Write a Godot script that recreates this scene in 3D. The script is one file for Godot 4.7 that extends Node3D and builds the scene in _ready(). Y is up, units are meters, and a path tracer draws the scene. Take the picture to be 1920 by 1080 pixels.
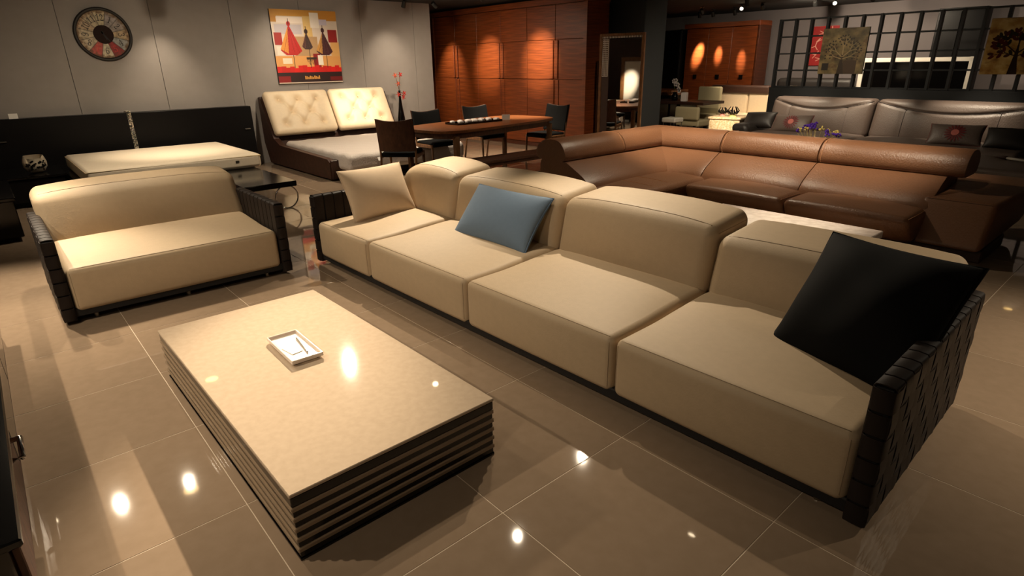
extends Node3D
# A furniture showroom at night: a cream modular sofa, matching love seat and layered coffee table in front, beds,
# a dining set, a wall of wardrobe, a brown leather corner sofa and more furniture behind, lit by ceiling spotlights and added fill lamps.
# Axes: x runs along the big sofa towards the viewer's right, -z leads away to the right, y is up.

const CEIL := 3.02
const WARM := Color(1.0, 0.92, 0.80)
const WARM2 := Color(1.0, 0.92, 0.80)
var used := {}
var M := {}
var rng := RandomNumberGenerator.new()

func _ready() -> void:
	rng.seed = 11
	setup_camera()
	setup_materials()
	lamps()
	room()
	big_sofa()
	love_seat()
	cushions()
	coffee_table()
	brown_sofa()
	marble_table()
	bed_with_black_headboard()
	bed_with_tufted_headboard()
	wall_things()
	dining()
	wardrobe_and_mirror()
	grey_sofa()
	lattice()
	far_corner()
	left_edge()

# ------------------------------------------------------------------ camera, sky, exposure
func setup_camera() -> void:
	var cam := Camera3D.new()
	cam.name = "camera"
	var r := Vector3(0.6612, -0.0149, -0.7501)
	var u := Vector3(-0.2598, 0.9335, -0.2475)
	var w := Vector3(-0.7039, -0.3585, -0.6134)
	cam.transform = Transform3D(Basis(r, u, -w).orthonormalized(), Vector3(0, 1.77, 0))
	cam.fov = rad_to_deg(2.0 * atan(540.0 / 1099.5))
	cam.near = 0.05
	cam.far = 100.0
	add_child(cam)
	cam.current = true
	var we := WorldEnvironment.new()
	we.name = "environment"
	var e := Environment.new()
	e.background_mode = Environment.BG_COLOR
	e.background_color = Color(0, 0, 0)
	e.tonemap_mode = Environment.TONE_MAPPER_LINEAR
	e.tonemap_exposure = 1.12
	e.sdfgi_enabled = true
	e.ssao_enabled = true
	e.ssil_enabled = true
	we.environment = e
	add_child(we)

# ------------------------------------------------------------------ lamps
# each row: place on the ceiling, point it is aimed at, energy, half angle, soft edge, what it lights
func lamps() -> void:
	var rows := [
		[Vector3(-6.95, 2.9, -0.84), Vector3(-5.0, 0.0, -0.7), 4.9, 42.0, 0.8, "recessed", "round recessed downlight in the ceiling just behind the beige love seat"],
		[Vector3(-7.05, 2.9, -0.15), Vector3(-4.3, 0.0, 0.1), 10.0, 30.0, 0.8, "spot", "black ceiling spotlight aimed at the floor beside the love seat"],
		[Vector3(-7.2, 2.9, 0.46), Vector3(-6.0, 0.0, 0.5), 13.0, 30.0, 0.8, "spot", "black ceiling spotlight aimed at the gap left of the love seat"],
		[Vector3(-7.3, 2.9, -3.2), Vector3(-2.8, 0.31, -0.85), 80.0, 9.5, 1.0, "spot", "black ceiling spotlight aimed at the layered coffee table"],
		[Vector3(-3.62, 2.9, -3.17), Vector3(-2.6, 0.4, -2.5), 2.4, 38.0, 1.0, "spot", "black ceiling spotlight above the back of the cream sofa"],
		[Vector3(-5.9, 2.9, -3.75), Vector3(-4.75, 0.7, -2.9), 14.0, 24.0, 1.0, "spot", "unseen black ceiling spotlight aimed at the square beige cushion"],  # out of view, placed to light the left end of the cream sofa
		[Vector3(-4.1, 2.9, -4.7), Vector3(-1.7, 0.4, -2.6), 8.0, 30.0, 0.8, "spot", "unseen black ceiling spotlight behind the cream sofa aimed at its right seats"],  # out of view, placed so the backs shade the rear of the seats
		[Vector3(-4.3, 2.9, -5.3), Vector3(-5.1, 0.6, -7.3), 10.0, 26.0, 1.0, "spot", "unseen black ceiling spotlight aimed at the brown leather corner seat"],  # this and the next two: out of view, placed to light the brown sofa
		[Vector3(-3.2, 2.9, -5.6), Vector3(-3.5, 0.6, -7.4), 7.0, 26.0, 1.0, "spot", "unseen black ceiling spotlight aimed at the middle of the brown sofa back"],
		[Vector3(-2.0, 2.9, -5.8), Vector3(-2.3, 0.6, -7.4), 6.0, 24.0, 1.0, "spot", "unseen black ceiling spotlight aimed at the right end of the brown sofa"],
		[Vector3(-9.4, 2.9, -1.9), Vector3(-10.4, 0.55, -2.2), 7.0, 30.0, 1.0, "spot", "unseen black ceiling spotlight aimed at the bare mattress on the black bed"],  # out of view, placed to light the mattress
		[Vector3(-11.35, 2.9, -2.6), Vector3(-11.95, 1.1, -2.6), 1.9, 34.0, 1.0, "spot", "unseen black ceiling spotlight washing the grey wall beneath the clock"],  # out of view, placed for the bright scallop low on the wall
		[Vector3(-9.7, 2.9, -5.6), Vector3(-11.5, 0.95, -5.9), 11.0, 16.0, 1.0, "spot", "unseen black ceiling spotlight aimed at the tufted cream headboard"],  # out of view, placed to light the buttoned cushions
		[Vector3(-10.6, 2.9, -4.6), Vector3(-12.0, 1.7, -4.9), 2.0, 40.0, 1.0, "spot", "unseen black ceiling spotlight aimed at the painting of three dresses"],  # out of view, placed to light the canvas and the wall round it
		[Vector3(-11.2, 2.9, -7.0), Vector3(-11.95, 1.6, -7.0), 1.2, 36.0, 1.0, "spot", "black ceiling spotlight beside the wardrobe washing the grey wall"],
		[Vector3(-12.7, 2.9, -8.4), Vector3(-12.85, 1.5, -9.3), 5.5, 26.0, 1.0, "spot", "black ceiling spotlight aimed at the leftmost wardrobe handles"],
		[Vector3(-11.0, 2.9, -7.6), Vector3(-11.35, 1.8, -9.3), 13.0, 18.0, 1.0, "spot", "black ceiling spotlight aimed at the middle wardrobe handles"],
		[Vector3(-9.35, 2.9, -7.5), Vector3(-9.65, 1.85, -9.3), 17.0, 18.0, 1.0, "spot", "black ceiling spotlight aimed at the wardrobe handles nearest the mirror"],
		[Vector3(-8.0, 2.9, -7.6), Vector3(-8.6, 0.77, -7.6), 14.0, 30.0, 1.0, "spot", "unseen black ceiling spotlight above the wooden dining table"],  # out of view, placed to light the tabletop
		[Vector3(-9.6, 2.9, -0.3), Vector3(-10.2, 1.2, 1.5), 30.0, 9.0, 1.0, "spot", "unseen black ceiling spotlight aimed at the framed white panel"],  # out of view, placed for the bright oval in the mirror
		[Vector3(-5.4, 2.9, -11.75), Vector3(-5.45, 0.95, -12.3), 6.5, 24.0, 1.0, "spot", "unseen black ceiling spotlight at the left end of the grey leather sofa"],  # this and the next two: out of view, placed to light the backrest tops
		[Vector3(-4.1, 2.9, -11.75), Vector3(-4.1, 0.95, -12.3), 6.5, 24.0, 1.0, "spot", "unseen black ceiling spotlight above the middle of the grey leather sofa"],
		[Vector3(-2.6, 2.9, -11.75), Vector3(-2.5, 0.95, -12.3), 6.5, 24.0, 1.0, "spot", "unseen black ceiling spotlight at the right end of the grey leather sofa"],
		[Vector3(-9.75, 2.9, -15.4), Vector3(-10.05, 1.95, -16.0), 42.0, 10.0, 1.0, "spot", "black ceiling spotlight aimed at the left far cabinet door"],
		[Vector3(-9.35, 2.9, -15.4), Vector3(-9.42, 1.9, -16.0), 20.0, 7.5, 1.0, "spot", "black ceiling spotlight aimed at the middle far cabinet door"],
		[Vector3(-8.72, 2.9, -15.4), Vector3(-8.72, 1.75, -16.0), 13.0, 7.5, 1.0, "spot", "black ceiling spotlight aimed at the right far cabinet door"],
		[Vector3(-5.5, 2.9, -9.2), Vector3(-6.5, 0.45, -11.7), 26.0, 9.0, 1.0, "spot", "unseen black ceiling spotlight aimed at the pale stone cube table"],  # out of view, placed to light the front of the cube
		[Vector3(-7.1, 2.9, -13.0), Vector3(-7.3, 0.8, -14.2), 8.0, 30.0, 1.0, "spot", "unseen black ceiling spotlight aimed at the white leather sofa"],  # fitting not seen, placed to light the white sofa
		[Vector3(-5.2, 2.9, -14.6), Vector3(-5.0, 1.8, -17.0), 5.0, 50.0, 1.0, "spot", "unseen black ceiling spotlight washing the back wall behind the lattice"],  # fitting not seen, placed to light the back wall
		[Vector3(0.9, 2.9, -5.2), Vector3(0.4, 0.0, -4.4), 9.0, 40.0, 1.0, "spot", "added fill spotlight above the empty floor at the right"],  # added general fill for the floor on this side
		[Vector3(-0.9, 2.9, 1.2), Vector3(-2.6, 0.2, -1.8), 1.6, 52.0, 1.0, "spot", "added fill spotlight above the viewer lighting the sofa front"],  # added fill near the camera
		[Vector3(-3.4, 2.9, 1.3), Vector3(-3.6, 0.0, -0.4), 6.0, 50.0, 1.0, "spot", "added fill spotlight above the television cabinet"],  # added fill over the left foreground
		[Vector3(-8.4, 2.95, -1.6), Vector3(-9.6, 0.9, -2.2), 6.0, 75.0, 1.0, "recessed", "added wide fill lamp between the love seat and the black bed"],  # added wide fill for the bed and the clock wall
		[Vector3(-8.6, 2.95, -5.2), Vector3(-9.6, 0.9, -5.4), 7.5, 75.0, 1.0, "recessed", "added wide fill lamp above the gap between dining table and tufted bed"],  # added wide fill for the dining corner
		[Vector3(-5.2, 2.95, -9.6), Vector3(-5.6, 0.5, -11.0), 5.0, 75.0, 1.0, "recessed", "added wide fill lamp between the brown and the grey sofa"],  # added fill to lift the dark space between the sofas
		[Vector3(-6.4, 2.95, -14.4), Vector3(-6.8, 1.0, -16.5), 7.5, 75.0, 1.0, "recessed", "added wide fill lamp behind the lattice divider"],  # added fill for the space behind the divider
		[Vector3(-1.6, 2.95, -14.6), Vector3(-1.6, 1.0, -16.5), 5.0, 75.0, 1.0, "recessed", "added wide fill lamp behind the right end of the lattice"],  # added fill, right-hand side of the back area
		[Vector3(-2.4, 2.9, -4.5), Vector3(-2.2, 0.42, -5.25), 9.0, 17.0, 1.0, "spot", "unseen black ceiling spotlight aimed at the white marble coffee table"],  # out of view, placed to brighten the marble top
		[Vector3(-10.3, 2.95, -6.9), Vector3(-10.6, 0.8, -8.0), 5.0, 75.0, 1.0, "recessed", "added wide fill lamp in front of the wooden wardrobe"],  # added fill to brighten the wardrobe doors
		[Vector3(-4.0, 2.95, -6.6), Vector3(-4.0, 0.0, -6.6), 3.5, 75.0, 1.0, "recessed", "added wide fill lamp above the brown corner sofa"],  # added overhead fill on the corner sofa
	]
	for r in rows:
		lamp(r[0], r[1], r[2], r[3], r[4], r[5], r[6])
	# the fittings of the back track that the photograph shows above the far cabinets
	for r in [[Vector3(-9.0, 2.9, -14.3), 0, "small black spotlight on the far ceiling just right of the slate wall"], [Vector3(-8.1, 2.93, -14.6), 1, "small lit spotlight above the right end of the far brown cabinet"], [Vector3(-7.62, 2.93, -14.7), 0, "small dark spotlight on the ceiling above the white leather sofa"], [Vector3(-6.53, 2.93, -15.0), 0, "small dark spotlight on the ceiling above the left end of the lattice"], [Vector3(-6.1, 2.92, -15.0), 1, "small lit spotlight on the ceiling above the pale gold tree picture"]]:
		var p: Vector3 = r[0]
		lamp(p, p + (Vector3(0.5, -0.5, 1.0) if r[1] else Vector3(-0.3, -1.0, -1.3)), 0.6, 30.0, 1.0, "spot", r[2], "black spotlights on the far ceiling")

func lamp(at: Vector3, to: Vector3, energy: float, half: float, soft: float, kind: String, label: String, group := "") -> void:
	var big := kind == "recessed"
	var t := thing("downlight_or_fill" if big else "ceiling_spot_or_fill", label, "spotlight", Vector3(at.x, CEIL, at.z), 0.0, group)  # real fittings and added fill lamps share these bodies
	var dir := (to - at).normalized()
	var d := at.y - CEIL
	if big:
		obj("trim_ring", lathe([[0.085, -0.002], [0.125, -0.002], [0.125, -0.012], [0.085, -0.012], [0.085, -0.002]], 32), M.white, t)
		obj("reflector_lens", lathe([[0.0, -0.004], [0.085, -0.004]], 32), M.lens_warm, t)
	else:
		obj("mounting_plate", lathe([[0.0, 0.0], [0.05, 0.0], [0.05, -0.02], [0.0, -0.02]], 16), M.black_metal, t)
		obj("stem", lathe([[0.009, -0.01], [0.009, d + 0.03]], 8), M.black_metal, t)
		var b := basis_to(dir)
		var h := obj("lamp_head", lathe([[0.0, -0.075], [0.036, -0.07], [0.042, -0.05], [0.046, 0.06], [0.041, 0.06], [0.038, 0.045]], 20), M.black_metal, t)
		h.transform = Transform3D(b, Vector3(0, d, 0))
		var l := obj("lens", lathe([[0.0, 0.046], [0.039, 0.046]], 20), M.lens, t)
		l.transform = h.transform
	var s := SpotLight3D.new()
	s.name = "beam"
	s.light_energy = energy * EN
	s.light_color = WARM if big else WARM2
	s.spot_angle = half
	s.spot_angle_attenuation = soft
	s.spot_range = 40.0
	s.spot_attenuation = 2.0
	s.light_size = 0.03
	s.shadow_enabled = true
	t.add_child(s)
	s.transform = Transform3D(Basis.looking_at(dir, Vector3(0.01, 0, 1).normalized()), Vector3(0, d, 0) + dir * (0.02 if big else 0.075))

const EN := 1.0

# ------------------------------------------------------------------ materials
func mat(key: String, c: Color, rough := 0.6, metal := 0.0, spec := 0.5) -> StandardMaterial3D:
	var m := StandardMaterial3D.new()
	m.resource_name = key
	m.albedo_color = c
	m.roughness = rough
	m.metallic = metal
	m.metallic_specular = spec
	M[key] = m
	return m

func noise_tex(freq: float, lo: Color, hi: Color, size := 256, normal := false, seed_ := 1, oct := 4) -> NoiseTexture2D:
	var n := FastNoiseLite.new()
	n.noise_type = FastNoiseLite.TYPE_SIMPLEX_SMOOTH
	n.frequency = freq
	n.seed = seed_
	n.fractal_octaves = oct
	var t := NoiseTexture2D.new()
	t.width = size
	t.height = size
	t.seamless = true
	t.noise = n
	if normal:
		t.as_normal_map = true
		t.bump_strength = 4.0
	else:
		var g := Gradient.new()
		g.set_color(0, lo)
		g.set_color(1, hi)
		t.color_ramp = g
	return t

func tri(m: StandardMaterial3D, tex: Texture2D, scale: Vector3, world := false) -> StandardMaterial3D:
	m.albedo_texture = tex
	m.uv1_triplanar = true
	m.uv1_world_triplanar = world
	m.uv1_scale = scale
	return m

func grain(m: StandardMaterial3D, tex: Texture2D, strength: float) -> void:
	m.normal_enabled = true
	m.normal_texture = tex
	m.normal_scale = strength
	m.uv1_triplanar = true

func setup_materials() -> void:
	var leather_n := noise_tex(0.09, Color.BLACK, Color.WHITE, 256, true, 3, 3)
	var soft := noise_tex(0.02, Color(0.97, 0.97, 0.97), Color(1, 1, 1), 256, false, 4, 3)
	var streak := noise_tex(0.03, Color(0.62, 0.58, 0.55), Color(1, 1, 1), 256, false, 7, 5)
	var stone := noise_tex(0.025, Color(0.95, 0.945, 0.935), Color(1, 1, 1), 512, false, 9, 5)
	for k in 3:
		var tl := mat("tile_%d" % k, [Color(0.60, 0.52, 0.44), Color(0.607, 0.526, 0.445), Color(0.593, 0.514, 0.435)][k], 0.035, 0.0, 0.5)
		tri(tl, stone, Vector3(0.9, 0.9, 0.9), true)
	mat("grout", Color(0.80, 0.73, 0.64), 0.7)
	tri(mat("cream", Color(0.745, 0.655, 0.535), 0.62), soft, Vector3(1.5, 1.5, 1.5))
	grain(M.cream, leather_n, 0.08)
	M.cream.uv1_scale = Vector3(3, 3, 3)
	mat("cream_seam", Color(0.6, 0.52, 0.42), 0.7)
	tri(mat("pale_cushion", Color(0.80, 0.71, 0.60), 0.85), soft, Vector3(3, 3, 3))
	tri(mat("blue", Color(0.42, 0.50, 0.59), 0.85), soft, Vector3(4, 4, 4))
	mat("blue_piping", Color(0.33, 0.42, 0.53), 0.8)
	tri(mat("black_cloth", Color(0.04, 0.04, 0.042), 0.8, 0.0, 0.3), soft, Vector3(4, 4, 4))
	mat("woven", Color(0.125, 0.095, 0.08), 0.55, 0.0, 0.35)
	mat("woven_alt", Color(0.135, 0.103, 0.088), 0.52, 0.0, 0.35)
	mat("plinth", Color(0.07, 0.055, 0.05), 0.7)
	mat("chrome", Color(0.85, 0.85, 0.86), 0.12, 1.0)
	mat("steel", Color(0.6, 0.58, 0.55), 0.3, 1.0)
	mat("black_metal", Color(0.03, 0.03, 0.03), 0.5)
	mat("black_gloss", Color(0.025, 0.022, 0.022), 0.12)
	mat("black_wood", Color(0.045, 0.036, 0.036), 0.4, 0.0, 0.3)
	mat("purple_wood", Color(0.13, 0.085, 0.09), 0.35)
	tri(mat("table_stone", Color(0.78, 0.70, 0.61), 0.03), stone, Vector3(1.6, 1.6, 1.6))
	mat("stone_edge", Color(0.58, 0.50, 0.41), 0.12)
	mat("white", Color(0.86, 0.83, 0.78), 0.45)
	mat("white_gloss", Color(0.92, 0.87, 0.82), 0.2)
	mat("card", Color(0.92, 0.9, 0.87), 0.7)
	tri(mat("marble", Color(0.9, 0.87, 0.84), 0.15), noise_tex(0.018, Color(0.87, 0.85, 0.84), Color(1, 1, 1), 512, false, 15, 5), Vector3(1.2, 1.2, 1.2))
	tri(mat("brown_leather", Color(0.495, 0.345, 0.245), 0.42), soft, Vector3(2, 2, 2))
	grain(M.brown_leather, leather_n, 0.3)
	mat("brown_seam", Color(0.66, 0.47, 0.33), 0.5)
	mat("brown_dark", Color(0.24, 0.15, 0.11), 0.5)
	tri(mat("mattress", Color(0.85, 0.79, 0.70), 0.8), soft, Vector3(5, 5, 5))
	mat("mattress_side", Color(0.80, 0.71, 0.55), 0.8)
	mat("mattress_grey", Color(0.80, 0.76, 0.73), 0.7)
	grain(M.mattress_grey, noise_tex(0.05, Color.BLACK, Color.WHITE, 256, true, 21, 2), 0.6)
	M.mattress_grey.uv1_scale = Vector3(2.5, 2.5, 2.5)
	tri(mat("tufted", Color(0.88, 0.80, 0.68), 0.5), soft, Vector3(3, 3, 3))
	tri(mat("bed_frame", Color(0.27, 0.155, 0.11), 0.5), streak, Vector3(1.2, 1.2, 1.2))
	tri(mat("wall", Color(0.57, 0.54, 0.52), 0.85), soft, Vector3(0.8, 0.8, 0.8), true)
	mat("wall_far", Color(0.43, 0.40, 0.40), 0.9)
	mat("slate", Color(0.20, 0.215, 0.225), 0.8)
	mat("slate_dark", Color(0.13, 0.14, 0.15), 0.6)
	mat("ceiling", Color(0.15, 0.14, 0.135), 0.95)
	tri(mat("teak", Color(0.56, 0.275, 0.115), 0.42), streak, Vector3(0.16, 5.0, 0.16), true)
	tri(mat("teak_dark", Color(0.36, 0.18, 0.09), 0.45), streak, Vector3(0.16, 5.0, 0.16), true)
	tri(mat("oak", Color(0.62, 0.38, 0.21), 0.35), streak, Vector3(3.0, 3.0, 0.5), true)
	tri(mat("oak_light", Color(0.60, 0.42, 0.26), 0.45), streak, Vector3(3.0, 0.7, 3.0), true)
	tri(mat("walnut", Color(0.40, 0.245, 0.15), 0.5), streak, Vector3(3.0, 0.8, 3.0), true)
	tri(mat("gold_wood", Color(0.58, 0.40, 0.24), 0.4), streak, Vector3(3.0, 0.8, 3.0), true)
	mat("mirror", Color(0.93, 0.93, 0.92), 0.02, 1.0)
	tri(mat("grey_leather", Color(0.41, 0.355, 0.325), 0.45), soft, Vector3(2, 2, 2))
	grain(M.grey_leather, leather_n, 0.3)
	mat("grey_dark", Color(0.17, 0.15, 0.14), 0.5)
	mat("grey_seam", Color(0.22, 0.18, 0.17), 0.6)
	mat("red_print", Color(0.42, 0.07, 0.08), 0.6)
	mat("pink_print", Color(0.78, 0.42, 0.38), 0.6)
	mat("silver", Color(0.80, 0.75, 0.66), 0.35, 0.45)
	mat("sequin", Color(0.75, 0.73, 0.7), 0.2, 1.0)
	mat("red", Color(0.72, 0.08, 0.06), 0.5)
	mat("cream_chair", Color(0.74, 0.69, 0.55), 0.55)
	tri(mat("alabaster", Color(0.93, 0.86, 0.76), 0.35), noise_tex(0.03, Color(0.75, 0.66, 0.5), Color(1, 1, 1), 256, false, 31, 5), Vector3(2.5, 2.5, 2.5))
	mat("leaf", Color(0.36, 0.42, 0.16), 0.6)
	mat("purple", Color(0.30, 0.12, 0.62), 0.6)
	mat("petal_white", Color(0.93, 0.88, 0.86), 0.6)
	mat("petal_orange", Color(0.80, 0.30, 0.16), 0.6)
	mat("petal_red", Color(0.70, 0.14, 0.10), 0.6)
	mat("yellow", Color(0.88, 0.8, 0.45), 0.6)
	mat("pink", Color(0.8, 0.5, 0.45), 0.6)
	mat("clock_rim", Color(0.10, 0.075, 0.055), 0.55)
	mat("clock_hub", Color(0.15, 0.10, 0.085), 0.6, 0.0, 0.2)
	mat("ink", Color(0.09, 0.08, 0.08), 0.7)
	for n in ["lens", "lens_warm"]:
		var m := mat(n, Color(1, 0.93, 0.8), 0.4)
		m.emission_enabled = true
		m.emission = Color(1.0, 0.9, 0.74) if n == "lens" else Color(1.0, 0.82, 0.5)
		m.emission_energy_multiplier = 22.0 if n == "lens" else 9.0

# ------------------------------------------------------------------ scene-tree helpers
func numbered(n: String) -> String:
	if not used.has(n):
		used[n] = 0
		return n
	used[n] += 1
	return "%s_%03d" % [n, used[n]]

func thing(called: String, label: String, category: String, at := Vector3.ZERO, turn := 0.0, group := "") -> Node3D:
	var o := Node3D.new()
	o.name = numbered(called)
	add_child(o, true)
	o.position = at
	o.rotation.y = turn
	tag(o, label, category, group)
	return o

func tag(o: Node3D, label: String, category: String, group := "") -> void:
	o.set_meta("label", label)
	o.set_meta("category", category)
	if group:
		o.set_meta("group", group)

func obj(called: String, mesh: Mesh, m: Material, parent: Node = self, at := Vector3.ZERO) -> MeshInstance3D:
	var o := MeshInstance3D.new()
	o.name = numbered(called) if parent == self else called
	o.mesh = mesh
	o.material_override = m
	o.cast_shadow = GeometryInstance3D.SHADOW_CASTING_SETTING_ON
	parent.add_child(o, true)
	o.position = at
	return o

func struct(called: String, mesh: Mesh, m: Material, at := Vector3.ZERO, label := "") -> MeshInstance3D:
	var o := obj(called, mesh, m, self, at)
	o.set_meta("kind", "structure")
	if label:
		o.set_meta("label", label)
	return o

func solo(called: String, mesh: Mesh, m: Material, at: Vector3, label: String, category: String, group := "") -> MeshInstance3D:
	var o := obj(called, mesh, m, self, at)
	tag(o, label, category, group)
	return o

func copy(src: Node3D, label: String, at: Vector3, turn := 0.0) -> Node3D:
	var base := String(src.name)
	var c: Node3D = src.duplicate()
	c.name = numbered(base)
	add_child(c, true)
	c.position = at
	c.rotation = Vector3(0, turn, 0)
	c.set_meta("label", label)
	return c

func basis_to(dir: Vector3) -> Basis:
	# y axis along dir
	var y := dir.normalized()
	var x := y.cross(Vector3(0.31, 0.13, 0.94)).normalized()
	return Basis(x, y, x.cross(y))

# ------------------------------------------------------------------ mesh helpers
func begin() -> SurfaceTool:
	var st := SurfaceTool.new()
	st.begin(Mesh.PRIMITIVE_TRIANGLES)
	return st

func done(st: SurfaceTool) -> ArrayMesh:
	st.generate_normals()
	return st.commit()

func poly(st: SurfaceTool, pts: Array, out: Vector3) -> void:
	var n := Vector3.ZERO
	for i in pts.size():
		n += (pts[i] as Vector3).cross(pts[(i + 1) % pts.size()])
	var flip := n.dot(out) > 0.0
	for i in range(1, pts.size() - 1):
		st.add_vertex(pts[0])
		if flip:
			st.add_vertex(pts[i + 1])
			st.add_vertex(pts[i])
		else:
			st.add_vertex(pts[i])
			st.add_vertex(pts[i + 1])

func bx(st: SurfaceTool, size: Vector3, c := Vector3.ZERO, b := 0.004, bs := Basis()) -> void:
	st.set_smooth_group(-1)
	var h := size / 2.0
	b = minf(b, minf(h.x, minf(h.y, h.z)) * 0.49)
	var ax := [Vector3.RIGHT, Vector3.UP, Vector3.BACK]
	for a in 3:
		var p := (a + 1) % 3
		var q := (a + 2) % 3
		for s in [-1.0, 1.0]:
			var pts := []
			for k in [[-1, -1], [1, -1], [1, 1], [-1, 1]]:
				pts.append(c + bs * (ax[a] * s * h[a] + ax[p] * k[0] * (h[p] - b) + ax[q] * k[1] * (h[q] - b)))
			poly(st, pts, bs * (ax[a] * s))
		for s in [-1.0, 1.0]:
			for t in [-1.0, 1.0]:
				var pts2 := []
				for k in [[0, -1], [0, 1], [1, 1], [1, -1]]:
					var v: Vector3 = ax[a] * k[1] * (h[a] - b)
					if k[0] == 0:
						v += ax[p] * s * h[p] + ax[q] * t * (h[q] - b)
					else:
						v += ax[p] * s * (h[p] - b) + ax[q] * t * h[q]
					pts2.append(c + bs * v)
				poly(st, pts2, bs * (ax[p] * s + ax[q] * t))
	for sx in [-1.0, 1.0]:
		for sy in [-1.0, 1.0]:
			for sz in [-1.0, 1.0]:
				var o := Vector3(sx, sy, sz)
				poly(st, [c + bs * (o * Vector3(h.x, h.y - b, h.z - b)), c + bs * (o * Vector3(h.x - b, h.y, h.z - b)), c + bs * (o * Vector3(h.x - b, h.y - b, h.z))], bs * o)

func box(size: Vector3, b := 0.004) -> ArrayMesh:
	var st := begin()
	bx(st, size, Vector3.ZERO, b)
	return done(st)

func boxes(list: Array, b := 0.004) -> ArrayMesh:
	var st := begin()
	for l in list:
		bx(st, l[0], l[1], b)
	return done(st)

# a box from corner to corner
func box2(st: SurfaceTool, a: Vector3, c: Vector3, b := 0.004) -> void:
	bx(st, (c - a).abs(), (a + c) / 2.0, b)

func slab(a: Vector3, c: Vector3, b := 0.004) -> ArrayMesh:
	var st := begin()
	box2(st, a, c, b)
	return done(st)

func lathe(profile: Array, seg := 24) -> ArrayMesh:
	var st := begin()
	st.set_smooth_group(-1 if profile.size() <= 6 else 0)
	for i in profile.size() - 1:
		var r0: float = profile[i][0]
		var y0: float = profile[i][1]
		var r1: float = profile[i + 1][0]
		var y1: float = profile[i + 1][1]
		if profile.size() <= 6:
			st.set_smooth_group(i + 1)
		for k in seg:
			var a0 := TAU * k / seg
			var a1 := TAU * (k + 1) / seg
			var p := Vector3(r0 * cos(a0), y0, r0 * sin(a0))
			var q := Vector3(r0 * cos(a1), y0, r0 * sin(a1))
			var u := Vector3(r1 * cos(a1), y1, r1 * sin(a1))
			var v := Vector3(r1 * cos(a0), y1, r1 * sin(a0))
			# the profile runs upwards on the outside
			if r0 > 0.0:
				st.add_vertex(p); st.add_vertex(q); st.add_vertex(u)
			if r1 > 0.0:
				st.add_vertex(p); st.add_vertex(u); st.add_vertex(v)
	return done(st)

func tube(pts: Array, r: float, seg := 8, closed := false) -> ArrayMesh:
	var st := begin()
	add_tube(st, pts, r, r, seg, closed)
	return done(st)

func add_tube(st: SurfaceTool, pts: Array, r0: float, r1: float, seg := 8, closed := false) -> void:
	st.set_smooth_group(0)
	var n := pts.size()
	var rings := []
	for i in n:
		var a: Vector3 = pts[(i - 1 + n) % n] if (i > 0 or closed) else pts[i]
		var b: Vector3 = pts[(i + 1) % n] if (i < n - 1 or closed) else pts[i]
		var bs := basis_to((b - a).normalized())
		var r := lerpf(r0, r1, float(i) / maxi(n - 1, 1))
		var ring := []
		for k in seg:
			var t := TAU * k / seg
			ring.append(pts[i] + bs.x * cos(t) * r + bs.z * sin(t) * r)
		rings.append(ring)
	for i in (n if closed else n - 1):
		var j := (i + 1) % n
		for k in seg:
			var l := (k + 1) % seg
			for v in [rings[i][k], rings[i][l], rings[j][l], rings[i][k], rings[j][l], rings[j][k]]:
				st.add_vertex(v)
	if not closed:
		poly(st, rings[0], pts[0] - pts[1])
		poly(st, rings[n - 1], pts[n - 1] - pts[n - 2])

# outline in the plane (u, v) pushed out along w
func prism(st: SurfaceTool, outline: Array, origin: Vector3, u: Vector3, v: Vector3, w: Vector3) -> void:
	st.set_smooth_group(-1)
	var flat := PackedVector2Array(outline)
	var idx := Geometry2D.triangulate_polygon(flat)
	var at := func(p: Vector2, k: float) -> Vector3: return origin + u * p.x + v * p.y + w * k
	for i in range(0, idx.size(), 3):
		for k in [0.0, 1.0]:
			poly(st, [at.call(flat[idx[i]], k), at.call(flat[idx[i + 1]], k), at.call(flat[idx[i + 2]], k)], w * (k * 2.0 - 1.0))
	var area := 0.0
	for i in flat.size():
		area += flat[i].cross(flat[(i + 1) % flat.size()])
	for i in flat.size():
		var a := flat[i]
		var b := flat[(i + 1) % flat.size()]
		var d := b - a
		var nn := Vector2(d.y, -d.x) * signf(area)
		poly(st, [at.call(a, 0.0), at.call(b, 0.0), at.call(b, 1.0), at.call(a, 1.0)], u * nn.x + v * nn.y)

# a point of a rounded, upholstered box, before and after its stuffing bends it
func soft_pt(p: Vector3, h: Vector3, r: float, bend: Callable) -> Vector3:
	var q := p.clamp(-h + Vector3.ONE * r, h - Vector3.ONE * r)
	var d := p - q
	var o := q + (d.normalized() * r if d.length() > 1e-6 else d)
	return bend.call(o)

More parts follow.
